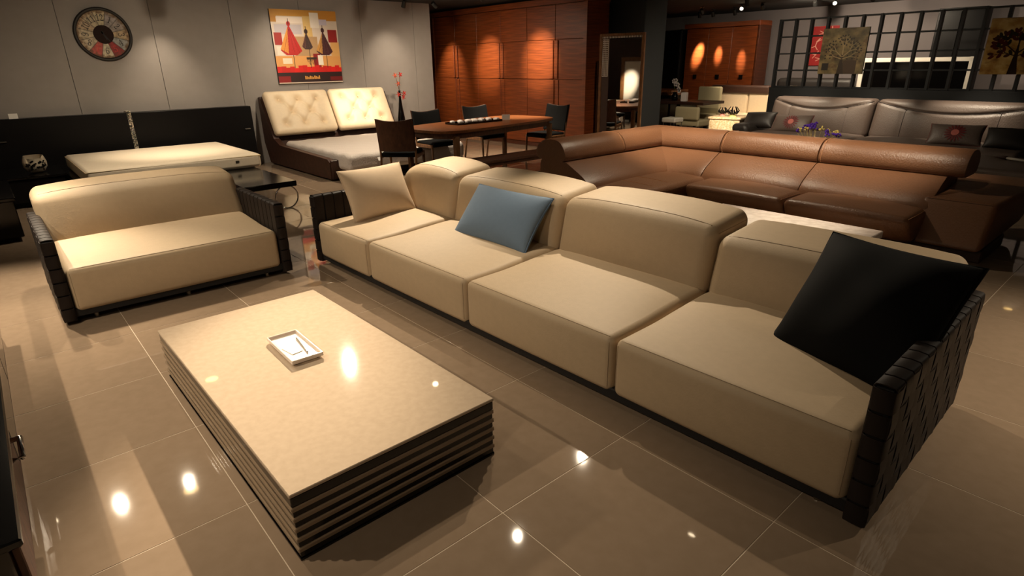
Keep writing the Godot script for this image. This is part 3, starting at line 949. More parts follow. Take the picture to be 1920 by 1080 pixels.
func bed_with_tufted_headboard() -> void:
	var t := thing("upholstered_bed", "dark brown leather bed with a buttoned cream headboard under the painting", "bed")
	# sleigh side boards
	var side := [Vector2(-11.97, 0.4), Vector2(-11.97, 1.22), Vector2(-11.88, 1.24), Vector2(-11.62, 0.75), Vector2(-11.45, 0.5), Vector2(-11.2, 0.4), Vector2(-9.22, 0.35), Vector2(-9.15, 0.31), Vector2(-9.15, 0.03), Vector2(-11.8, 0.03)]
	for z in [-4.2, -6.78]:
		var st := begin()
		prism(st, side, Vector3(0, 0, z), Vector3.RIGHT, Vector3.UP, Vector3(0, 0, 0.1))
		obj("side_board", done(st), M.bed_frame, t)
	obj("foot_board", slab(Vector3(-9.25, 0.03, -6.4), Vector3(-9.13, 0.335, -4.12), 0.01), M.bed_frame, t)
	var st2 := begin()
	prism(st2, [Vector2(-11.98, 0.05), Vector2(-11.98, 1.2), Vector2(-11.9, 1.2), Vector2(-11.55, 0.5), Vector2(-11.5, 0.05)], Vector3(0, 0, -6.68), Vector3.RIGHT, Vector3.UP, Vector3(0, 0, 2.49))
	obj("back_board", done(st2), M.bed_frame, t)
	# two buttoned cushions leaning on the board
	for i in 2:
		var w := 1.26
		var h := 0.86
		var buttons := []
		for r in 3:
			for k in (3 if r % 2 == 0 else 2):
				buttons.append(Vector2((k - (1.0 if r % 2 == 0 else 0.5)) * 0.37, 0.25 - r * 0.24))
		var tuft := func(p: Vector3) -> Vector3:
			if p.z > 0:
				var fall := 0.0
				for b in buttons:
					var dd := Vector2(p.x, p.y).distance_to(b)
					fall += 0.085 * exp(-dd * dd / 0.0045)
				# folds that run between neighbouring buttons
				var cr := 0.0
				for a in buttons:
					for b in buttons:
						if a.y > b.y and a.distance_to(b) < 0.36:
							var q := Geometry2D.get_closest_point_to_segment(Vector2(p.x, p.y), a, b)
							cr = maxf(cr, exp(-q.distance_squared_to(Vector2(p.x, p.y)) / 0.0006))
				p.z -= fall + 0.036 * cr
				p.z += 0.035 * (1.0 - pow(p.x / (w / 2), 4.0)) * (1.0 - pow(p.y / (h / 2), 4.0))
			return p
		var c := obj("headboard_cushion", soft_box(Vector3(w, h, 0.17), 0.07, tuft, 40, 4), M.tufted, t)
		var up := Vector3(-0.42, 0.78, 0.0).normalized()
		place(c, Vector3(-11.62, 0.935, -4.76 - i * 1.29), Vector3(0, 0, -1), up)
		for b in buttons:
			obj("button", lathe([[0.0, 0.0], [0.016, 0.0], [0.014, 0.007], [0.0, 0.01]], 10), M.tufted, c, Vector3(b.x, b.y, 0.035)).rotation.x = PI / 2
	var m := thing("mattress", "quilted greyish white mattress in the dark brown leather bed", "mattress", Vector3(-10.05, 0.16, -5.4))
	var quilt := func(p: Vector3) -> Vector3:
		if p.y > 0:
			p.y += 0.008 * sin(p.x * 16.0) * sin(p.z * 16.0) + 0.02 * (1.0 - pow(p.x / 1.3, 2.0)) * (1.0 - pow(p.z / 1.15, 2.0))
		return p
	obj("body", soft_box(Vector3(2.6, 0.28, 2.3), 0.08, quilt, 30), M.mattress_grey, m, Vector3(0, 0.15, 0))
	obj("hanging_tag", box(Vector3(0.004, 0.12, 0.05), 0.001), M.card, m, Vector3(1.3, 0.2, 0.62)).rotation.z = 0.5
	var n := thing("nightstand", "pale low nightstand to the right of the tufted bed", "nightstand", Vector3(-11.6, 0, -7.2))
	obj("body", box(Vector3(0.5, 0.42, 0.6), 0.006), M.white, n, Vector3(0, 0.25, 0))
	obj("tabletop", box(Vector3(0.54, 0.03, 0.64), 0.004), M.white, n, Vector3(0, 0.475, 0))
	obj("base", box(Vector3(0.44, 0.04, 0.5), 0.003), M.black_wood, n, Vector3(0, 0.02, 0))
	var v := thing("floor_vase", "slim black bottle vase of red and orange blossoms beside the tufted bed", "vase", Vector3(-11.6, 0.49, -6.98))
	obj("bottle", lathe([[0.0, 0.0], [0.075, 0.0], [0.085, 0.06], [0.075, 0.2], [0.045, 0.4], [0.025, 0.6], [0.02, 0.72], [0.026, 0.76], [0.018, 0.76]], 20), M.black_gloss, v)
	for d in [[Vector3(0.03, 1.08, -0.03), M.petal_red], [Vector3(0.02, 1.07, 0.09), M.petal_orange], [Vector3(0.0, 0.9, 0.02), M.petal_orange], [Vector3(0.04, 0.68, 0.05), M.petal_red], [Vector3(0.03, 0.62, -0.07), M.petal_red], [Vector3(0.04, 0.7, -0.09), M.petal_red]]:
		var tip: Vector3 = d[0]
		var stem := obj("stem", tube([Vector3(0, 0.72, 0), Vector3(tip.x * 0.4, lerpf(0.74, tip.y, 0.6), tip.z * 0.5), tip], 0.004, 6), M.walnut, v)
		var bl := begin()
		for k in 5:
			var a := TAU * k / 5
			bx(bl, Vector3(0.03, 0.012, 0.05), Vector3(0, sin(a), cos(a)) * 0.026, 0.005, Basis(Vector3.RIGHT, -a))
		obj("blossom", done(bl), d[1], stem, tip)

# ------------------------------------------------------------------ pictures and prints
func blank(w: int, h: int, c: Color) -> Image:
	var im := Image.create(w, h, false, Image.FORMAT_RGB8)
	im.fill(c)
	return im

func fill_poly(im: Image, pts: Array, c: Color, rough := 0.0) -> void:
	var pv := PackedVector2Array(pts)
	var lo := pv[0]
	var hi := pv[0]
	for p in pv:
		lo = lo.min(p)
		hi = hi.max(p)
	for y in range(maxi(int(lo.y), 0), mini(int(hi.y) + 1, im.get_height())):
		for x in range(maxi(int(lo.x), 0), mini(int(hi.x) + 1, im.get_width())):
			if Geometry2D.is_point_in_polygon(Vector2(x + 0.5, y + 0.5), pv):
				im.set_pixel(x, y, c.lightened(rng.randf() * rough) if rough > 0.0 else c)

func stroke(im: Image, a: Vector2, b: Vector2, w: float, c: Color) -> void:
	var d := (b - a).normalized().orthogonal() * w / 2
	fill_poly(im, [a + d, b + d * 0.8, b - d * 0.8, a - d], c)

func ellipse(im: Image, c: Vector2, rx: float, ry: float, col: Color, ang := 0.0) -> void:
	var pts := []
	for i in 18:
		pts.append(c + Vector2(cos(TAU * i / 18) * rx, sin(TAU * i / 18) * ry).rotated(ang))
	fill_poly(im, pts, col)

func print_mat(key: String, im: Image, rough := 0.6) -> StandardMaterial3D:
	var m := mat(key, Color.WHITE, rough)
	m.albedo_texture = ImageTexture.create_from_image(im)
	return m

# a flat printed sheet facing +z of its own, with the picture upright
func sheet(w: float, h: float) -> ArrayMesh:
	var st := begin()
	var p := [Vector3(-w / 2, h / 2, 0), Vector3(w / 2, h / 2, 0), Vector3(w / 2, -h / 2, 0), Vector3(-w / 2, -h / 2, 0)]
	var uv := [Vector2(0, 0), Vector2(1, 0), Vector2(1, 1), Vector2(0, 1)]
	for i in [0, 1, 2, 0, 2, 3]:
		st.set_uv(uv[i])
		st.add_vertex(p[i])
	return done(st)

func clock_face() -> Image:
	var n := 512
	var im := blank(n, n, Color(0.70, 0.63, 0.52))
	var cols := [Color(0.72, 0.66, 0.53), Color(0.60, 0.56, 0.54), Color(0.60, 0.55, 0.52), Color(0.70, 0.60, 0.46), Color(0.58, 0.58, 0.56), Color(0.55, 0.12, 0.09), Color(0.77, 0.71, 0.60), Color(0.72, 0.30, 0.25), Color(0.76, 0.69, 0.58), Color(0.75, 0.68, 0.56), Color(0.72, 0.62, 0.50), Color(0.72, 0.65, 0.53)]
	var ns := FastNoiseLite.new()
	ns.seed = 3
	ns.frequency = 0.02
	for y in n:
		for x in n:
			var d := Vector2(x - n / 2.0, y - n / 2.0)
			var r := d.length() / (n / 2.0)
			if r > 1.0:
				continue
			var a := fposmod(atan2(d.x, -d.y) / TAU * 12.0 + 0.5, 12.0)
			var c: Color = cols[int(a) % 12]
			var v := ns.get_noise_2d(x, y)
			c = c.darkened(clampf(0.1 + v * 0.25, 0.0, 0.4))
			var rim := smoothstep(0.8, 1.0, r + v * 0.12)
			c = c.lerp(Color(0.34, 0.22, 0.10), rim * 0.8)
			if absf(a - round(a)) < 0.035 / maxf(r, 0.2):
				c = c.darkened(0.3)
			im.set_pixel(x, y, c)
	return im

func dresses() -> Image:
	rng.seed = 42
	var w := 260
	var h := 264
	var im := blank(w, h, Color(0.80, 0.74, 0.68))
	var rect := func(x0, y0, x1, y1, c): fill_poly(im, [Vector2(x0, y0) * 2.6, Vector2(x1, y0) * 2.6, Vector2(x1, y1) * 2.6, Vector2(x0, y1) * 2.6], c, 0.05)
	rect.call(0, 0, 100, 9, Color(0.72, 0.50, 0.14))
	rect.call(0, 9, 9, 17, Color(0.70, 0.47, 0.12))
	rect.call(72, 0, 100, 14, Color(0.72, 0.48, 0.13))
	rect.call(8, 10, 48, 18, Color(0.86, 0.80, 0.75))
	rect.call(4, 20, 44, 33, Color(0.70, 0.66, 0.68))
	rect.call(47, 8, 60, 36, Color(0.80, 0.66, 0.40))
	rect.call(58, 3, 72, 24, Color(0.86, 0.82, 0.77))
	rect.call(72, 12, 84, 20, Color(0.72, 0.68, 0.74))
	rect.call(2, 31, 13, 48, Color(0.58, 0.08, 0.06))
	rect.call(84, 26, 98, 44, Color(0.55, 0.07, 0.06))
	rect.call(4, 50, 14, 62, Color(0.85, 0.80, 0.74))
	rect.call(30, 36, 66, 66, Color(0.66, 0.52, 0.36))
	rect.call(0, 63, 100, 80, Color(0.82, 0.58, 0.32))
	rect.call(10, 66, 24, 74, Color(0.86, 0.80, 0.70))
	rect.call(86, 44, 100, 64, Color(0.82, 0.62, 0.36))
	rect.call(57, 60, 68, 80, Color(0.50, 0.05, 0.05))
	rect.call(64, 62, 72, 76, Color(0.88, 0.84, 0.78))
	for i in 16:
		var x := i * 6.4
		rect.call(x, 76 + rng.randf() * 4.0, x + 7.0, 88, Color(0.72 + rng.randf() * 0.1, 0.06, 0.03))
	rect.call(0, 86, 100, 100, Color(0.13, 0.04, 0.04))
	rect.call(0, 91, 18, 100, Color(0.50, 0.05, 0.05))
	rect.call(80, 93, 100, 99, Color(0.40, 0.04, 0.04))
	for i in 10:
		rect.call(40 + i * 2.4, 91 + (i % 3), 42 + i * 2.4, 96, Color(0.78, 0.55, 0.22))
	var dress := func(cx, top, hw, hgt, c, c2):
		var s := 2.6
		fill_poly(im, [Vector2(cx, top) * s, Vector2(cx + hw, top + hgt * 0.86) * s, Vector2(cx + hw * 0.5, top + hgt) * s, Vector2(cx - hw * 0.5, top + hgt) * s, Vector2(cx - hw, top + hgt * 0.84) * s], c, 0.12)
		fill_poly(im, [Vector2(cx - hw * 0.1, top + 3) * s, Vector2(cx - hw * 0.3, top + hgt * 0.95) * s, Vector2(cx - hw, top + hgt * 0.8) * s], c2, 0.1)
		ellipse(im, Vector2(cx, top - 1.0) * s, 7.0, 9.0, c)
		stroke(im, Vector2(cx, top - 8) * s, Vector2(cx, top) * s, 2.0, Color(0.12, 0.07, 0.05))
		stroke(im, Vector2(cx + 2, top + hgt) * s, Vector2(cx + 2, 80) * s, 2.6, Color(0.12, 0.06, 0.05))
		for k in 7:
			var u := (k - 3) / 3.4
			stroke(im, Vector2(cx + u * 0.6, top + 6) * s, Vector2(cx + u * hw * 0.85, top + hgt * 0.94) * s, 1.0, c.lightened(0.18) if k % 2 else c.darkened(0.4))
	dress.call(25, 20, 16, 42, Color(0.66, 0.06, 0.04), Color(0.80, 0.50, 0.16))
	dress.call(50, 30, 8, 24, Color(0.20, 0.11, 0.09), Color(0.30, 0.15, 0.12))
	dress.call(76, 28, 13, 34, Color(0.22, 0.05, 0.07), Color(0.72, 0.50, 0.22))
	rect.call(46, 65, 62, 68, Color(0.16, 0.11, 0.07))
	for k in 8:
		stroke(im, Vector2(47 + k * 1.9, 68) * 2.6, Vector2(48 + k * 1.6, 72 + (k % 3) * 2) * 2.6, 1.6, Color(0.2, 0.13, 0.08))
	return im

func tree_print(big: bool) -> Image:
	rng.seed = 9 if big else 8
	var n := 256
	var im := blank(n, n, Color(0.36, 0.31, 0.20))
	var ns := FastNoiseLite.new()
	ns.seed = 12 if big else 5
	ns.frequency = 0.012
	for y in n:
		for x in n:
			var v := ns.get_noise_2d(x, y) * 0.5 + 0.5
			var w := ns.get_noise_2d(x + 900, y * 1.7) * 0.5 + 0.5
			var c := Color(0.27, 0.24, 0.15).lerp(Color(0.62, 0.53, 0.34), clampf(v * 1.5 - 0.2, 0.0, 1.0))
			if big:
				c = Color(0.52, 0.36, 0.16).lerp(Color(0.74, 0.64, 0.40), clampf(v * 1.6 - 0.2, 0.0, 1.0))
			c = c.lerp(Color(0.24, 0.12, 0.06), clampf(w * 1.8 - 1.0, 0.0, 0.8))
			im.set_pixel(x, y, c)
	if not big:
		fill_poly(im, [Vector2(20, 195), Vector2(58, 195), Vector2(58, 235), Vector2(20, 235)], Color(0.13, 0.10, 0.06), 0.05)
		fill_poly(im, [Vector2(140, 180), Vector2(215, 180), Vector2(215, 256), Vector2(140, 256)], Color(0.27, 0.19, 0.11), 0.05)
	var bark := Color(0.15, 0.09, 0.05) if big else Color(0.21, 0.15, 0.08)
	var pale := Color(0.66, 0.57, 0.40)
	fill_poly(im, [Vector2(110, 256), Vector2(119, 180), Vector2(124, 140), Vector2(134, 140), Vector2(138, 190), Vector2(150, 256)], bark)
	var tips := []
	branch(im, Vector2(129, 150), -PI / 2, 42.0, 8.0, 0, bark if big else pale, tips)
	branch(im, Vector2(127, 160), -PI / 2 - 0.85, 46.0, 6.0, 0, bark if big else pale, tips)
	branch(im, Vector2(131, 160), -PI / 2 + 0.85, 46.0, 6.0, 0, bark if big else pale, tips)
	branch(im, Vector2(127, 172), -PI / 2 - 1.25, 44.0, 5.0, 1, bark if big else pale, tips)
	branch(im, Vector2(131, 172), -PI / 2 + 1.25, 44.0, 5.0, 1, bark if big else pale, tips)
	for q in tips:
		var c: Color = Color(0.16, 0.12, 0.07) if not big else [Color(0.20, 0.10, 0.05), Color(0.25, 0.07, 0.04), Color(0.14, 0.11, 0.05)][rng.randi() % 3]
		if big:
			ellipse(im, q[0], 13.0, 7.0, c, q[1])
		else:
			ellipse(im, q[0], 5.0, 3.4, c, q[1])
	return im

func branch(im: Image, p: Vector2, a: float, l: float, w: float, lvl: int, c: Color, tips: Array) -> void:
	var q := p + Vector2(cos(a), sin(a)) * l
	stroke(im, p, q, w, c)
	if lvl >= 3 or q.x < 14 or q.x > 242 or q.y < 10:
		tips.append([q, a])
		return
	if lvl >= 1:
		tips.append([p.lerp(q, 0.6) + Vector2(-sin(a), cos(a)) * 9.0, a + 0.7])
		tips.append([p.lerp(q, 0.75) - Vector2(-sin(a), cos(a)) * 9.0, a - 0.7])
	for s in [-1.0, 1.0]:
		branch(im, q, a + s * rng.randf_range(0.28, 0.55), l * rng.randf_range(0.62, 0.8), w * 0.6, lvl + 1, c, tips)

func wall_things() -> void:
	# the clock
	var c := thing("wall_clock", "large round vintage wall clock with red wedges on the grey wall", "clock", Vector3(-12.0, 2.29, -1.855), PI / 2)
	var rim := obj("rim", lathe([[0.395, 0.0], [0.4, 0.02], [0.395, 0.045], [0.375, 0.055], [0.355, 0.045], [0.35, 0.02], [0.35, 0.0]], 64), M.clock_rim, c)
	rim.rotation.x = PI / 2
	var dial := begin()
	for i in 64:
		var a0 := TAU * i / 64
		var a1 := TAU * (i + 1) / 64
		for v in [Vector2.ZERO, Vector2(cos(a1), sin(a1)), Vector2(cos(a0), sin(a0))]:
			dial.set_uv(Vector2(0.5 + v.x * 0.5, 0.5 - v.y * 0.5))
			dial.add_vertex(Vector3(v.x * 0.362, v.y * 0.362, 0.022))
	obj("dial", done(dial), print_mat("dial_print", clock_face(), 0.6), c)
	var hub := obj("medallion", lathe([[0.0, 0.022], [0.138, 0.022], [0.138, 0.03], [0.132, 0.033], [0.0, 0.033]], 40), M.clock_hub, c)
	hub.rotation.x = PI / 2
	var f := SystemFont.new()
	f.font_names = PackedStringArray(["Droid Serif"])
	for i in 12:
		var tm := TextMesh.new()
		tm.text = str(12 if i == 0 else i)
		tm.font = f
		tm.font_size = 48
		tm.pixel_size = 0.0024
		tm.depth = 0.003
		var a := TAU * i / 12.0
		var n := obj("numeral", tm, M.ink if i != 7 and i != 5 else M.red, c, Vector3(sin(a) * 0.245, cos(a) * 0.245, 0.0245))
		var turn := -a if i <= 3 else (-a + PI if i < 9 else -a + TAU)
		n.rotation.z = turn * (0.9 if i < 4 or i > 8 else 0.35)
		n.scale = Vector3(0.85, 1.15, 1.0)
	for hnd in [[0.25, 0.012, 2.53], [0.17, 0.016, 2.75]]:
		var st := begin()
		prism(st, [Vector2(-hnd[1], -0.05), Vector2(hnd[1], -0.05), Vector2(hnd[1] * 0.4, hnd[0] * 0.5), Vector2(0, hnd[0] * 0.52), Vector2(-hnd[1] * 0.4, hnd[0] * 0.5)], Vector3(0, 0, 0.036), Vector3.RIGHT, Vector3.UP, Vector3(0, 0, 0.003))
		obj("hand", done(st), M.ink, c).rotation.z = -hnd[2]
	obj("pin", lathe([[0.0, 0.034], [0.014, 0.034], [0.014, 0.043], [0.0, 0.045]], 14), M.ink, c).rotation.x = PI / 2
	# the painting of dresses
	var p := thing("painting", "unframed canvas painting of three red and dark dresses on stands", "painting", Vector3(-12.0, 2.115, -5.21), PI / 2)
	obj("canvas", box(Vector3(1.32, 1.32, 0.045), 0.003), M.clock_rim, p, Vector3(0, 0, 0.0225))
	obj("picture", sheet(1.318, 1.318), print_mat("dresses_print", dresses(), 0.5), p, Vector3(0, 0, 0.0465))
	p.rotation.z = 0.0
	var pc := solo("price_card", box(Vector3(0.11, 0.075, 0.004), 0.001), M.card, Vector3(-11.83, 1.132, -0.42), "small blank white card standing on the black headboard", "card")
	pc.rotation.y = PI / 2
	# nightstand left of the platform bed with a silver vase
	var n := thing("nightstand", "low black nightstand beside the bare mattress carrying a silver vase", "nightstand", Vector3(-10.95, 0, -0.3))
	obj("body", box(Vector3(1.2, 0.30, 0.86), 0.006), M.black_wood, n, Vector3(0, 0.23, 0))
	obj("tabletop", box(Vector3(1.26, 0.03, 0.92), 0.005), M.black_gloss, n, Vector3(0, 0.405, 0))
	obj("base", box(Vector3(1.0, 0.08, 0.7), 0.004), M.black_wood, n, Vector3(0, 0.04, 0))
	var v := thing("silver_vase", "round silver vase with a notched rim on the black nightstand", "vase", Vector3(-10.75, 0.42, -0.46))
	var ve := begin()
	ve.set_smooth_group(0)
	var prof := [[0.05, 0.0], [0.1, 0.02], [0.135, 0.08], [0.14, 0.14], [0.125, 0.2], [0.11, 0.235]]
	for i in prof.size() - 1:
		for k in 32:
			var q := []
			for cc in [[i, k], [i, k + 1], [i + 1, k + 1], [i + 1, k]]:
				var ang: float = TAU * cc[1] / 32
				var y: float = prof[cc[0]][1]
				if cc[0] == prof.size() - 1:
					y -= 0.06 * pow(maxf(0.0, cos(ang)), 2.0)
				q.append(Vector3(prof[cc[0]][0] * cos(ang), y, prof[cc[0]][0] * sin(ang)))
			poly(ve, q, Vector3(q[0].x + q[2].x, -0.02 if i == 0 else 0.0, q[0].z + q[2].z))
	obj("bowl", done(ve), M.silver, v)
	var bd := begin()
	rng.seed = 3
	for i in 60:
		var ang := rng.randf_range(-0.9, 0.9)
		var y := rng.randf_range(0.04, 0.17)
		var r := 0.142 if y > 0.07 else 0.12
		bx(bd, Vector3(0.008, 0.02, 0.02), Vector3(r * cos(ang), y, r * sin(ang)), 0.003, Basis(Vector3.UP, -ang) * Basis(Vector3.RIGHT, rng.randf() * 3.0))
	var bo := obj("inlay", done(bd), M.black_gloss, v)
	bo.set_meta("kind", "stuff")

# ------------------------------------------------------------------ dining area
func chair_mesh(label: String, at: Vector3, turn: float) -> Node3D:
	var t := thing("dining_chair", label, "chair", at, turn, "dining chairs around the wooden table")
	t.scale = Vector3.ONE * 1.12
	var size := Vector3(0.46, 0.07, 0.45)
	var f := func(p: Vector3) -> Vector3:
		if p.y > 0:
			p.y += 0.012 * (1.0 - pow(p.x / 0.23, 2.0)) * (1.0 - pow(p.z / 0.225, 2.0))
		return p
	obj("seat", soft_box(size, 0.025, f, 5, 3), M.black_cloth, t, Vector3(0, 0.45, 0.0))
	# curved back: front upholstered, rear wooden shell
	var curve := func(p: Vector3) -> Vector3:
		var u := p.x / 0.25
		p.z -= 0.05 * (1.0 - u * u)
		if p.y > 0.1:
			p.y -= 0.03 * (1.0 - u * u) * (p.y / 0.2)
		p.z -= (p.y + 0.2) * 0.22
		return p
	obj("backrest", soft_box(Vector3(0.5, 0.42, 0.035), 0.015, curve, 8, 2), M.black_cloth, t, Vector3(0, 0.715, -0.2))
	obj("back_shell", soft_box(Vector3(0.5, 0.43, 0.018), 0.006, curve, 8, 2), M.walnut, t, Vector3(0, 0.713, -0.227))
	for x in [-0.24, 0.24]:
		var st := begin()
		add_tube(st, [Vector3(x, 0.0, -0.3), Vector3(x, 0.44, -0.21), Vector3(x, 0.64, -0.235)], 0.016, 0.013, 8)
		obj("leg", done(st), M.oak_light, t)
		var s2 := begin()
		add_tube(s2, [Vector3(x, 0.0, 0.22), Vector3(x, 0.45, 0.2)], 0.013, 0.018, 8)
		obj("leg", done(s2), M.oak_light, t)
		obj("rail", box(Vector3(0.025, 0.05, 0.42), 0.005), M.oak_light, t, Vector3(x, 0.425, 0.0))
	return t

func dining() -> void:
	var t := thing("dining_table", "long rounded brown wood dining table in front of the wardrobe", "table", Vector3(-7.94, 0, -6.33))
	t.scale = Vector3(1.0, 1.09, 1.0)
	t.rotation.y = 0.167
	var top := []
	var hx := 0.64
	var hz := 1.42
	for i in 48:
		var a := TAU * i / 48
		var cx := signf(cos(a)) * pow(absf(cos(a)), 0.42) * hx
		var cz := signf(sin(a)) * pow(absf(sin(a)), 0.42) * hz
		top.append(Vector2(cx, cz))
	var st := begin()
	prism(st, top, Vector3(0, 0.745, 0), Vector3.RIGHT, Vector3.BACK, Vector3(0, 0.035, 0))
	obj("tabletop", done(st), M.oak, t)
	var ap := begin()
	var inner := []
	for p in top:
		inner.append(p * Vector2(0.93, 0.96))
	prism(ap, inner, Vector3(0, 0.67, 0), Vector3.RIGHT, Vector3.BACK, Vector3(0, 0.075, 0))
	obj("apron", done(ap), M.walnut, t)
	for x in [-0.52, 0.52]:
		for z in [-1.18, 1.18]:
			obj("leg", soft_box(Vector3(0.085, 0.7, 0.085), 0.02, func(p): return Vector3(p.x * (0.8 + 0.2 * (p.y + 0.35) / 0.7), p.y, p.z * (0.8 + 0.2 * (p.y + 0.35) / 0.7)), 2, 2), M.oak_light, t, Vector3(x, 0.35, z))
	var b := thing("bench", "long low wooden bench on the sofa side of the dining table", "bench", Vector3(-6.85, 0, -6.1))
	obj("seat", box(Vector3(0.42, 0.045, 2.2), 0.01), M.walnut, b, Vector3(0, 0.43, 0))
	for x in [-0.16, 0.16]:
		for z in [-0.95, 0.95]:
			obj("leg", box(Vector3(0.05, 0.41, 0.05), 0.006), M.oak_light, b, Vector3(x, 0.205, z))
		obj("rail", box(Vector3(0.03, 0.05, 1.9), 0.005), M.walnut, b, Vector3(x, 0.385, 0))
	obj("stretcher", box(Vector3(0.04, 0.04, 1.9), 0.005), M.walnut, b, Vector3(0, 0.12, 0))
	chair_mesh("black seated dining chair seen from its brown back at the near table end", Vector3(-8.02, 0, -4.8), PI + 0.75)
	chair_mesh("black dining chair on the far side of the table nearest the vase", Vector3(-8.6, 0, -5.85), PI / 2)
	chair_mesh("black dining chair on the far side of the table behind the stone tray", Vector3(-8.82, 0, -7.1), PI / 2)
	chair_mesh("black dining chair at the far table end nearest the mirror", Vector3(-8.1, 0, -7.95), 0.0)
	var tr := thing("stone_tray", "long black tray of white pebbles on the dining table", "tray", Vector3(-8.0, 0.8505, -6.2), 0.05)
	obj("tray_floor", box(Vector3(0.3, 0.012, 0.95), 0.004), M.black_gloss, tr, Vector3(0, 0.006, 0))
	obj("tray_rim", boxes([[Vector3(0.02, 0.03, 0.97), Vector3(0.155, 0.015, 0)], [Vector3(0.02, 0.03, 0.97), Vector3(-0.155, 0.015, 0)], [Vector3(0.33, 0.03, 0.02), Vector3(0, 0.015, 0.48)], [Vector3(0.33, 0.03, 0.02), Vector3(0, 0.015, -0.48)]], 0.004), M.black_gloss, tr)
	rng.seed = 77
	for i in 12:
		var r := rng.randf_range(0.038, 0.047)
		var pb := solo("pebble", soft_box(Vector3(r * 2.2, r * 1.0, r * 1.8), r * 0.48, func(p): return p, 2, 3), M.petal_white, Vector3(-8.06 + rng.randf_range(-0.02, 0.02) + 0.12 * (i % 2), 0.864 + r * 0.5, -5.80 - i * 0.074), "%s white pebble from the near end of the black tray on the dining table" % ["first", "second", "third", "fourth", "fifth", "sixth", "seventh", "eighth", "ninth", "tenth", "eleventh", "twelfth"][i], "pebble", "white pebbles in the black tray")
		pb.rotation.y = rng.randf() * 3.0
	var pc := solo("price_card", box(Vector3(0.14, 0.09, 0.004), 0.001), M.card, Vector3(-7.95, 0.896, -6.85), "blank white card standing on the dining table past the pebble tray", "card")
	pc.rotation.y = PI / 2 - 0.5

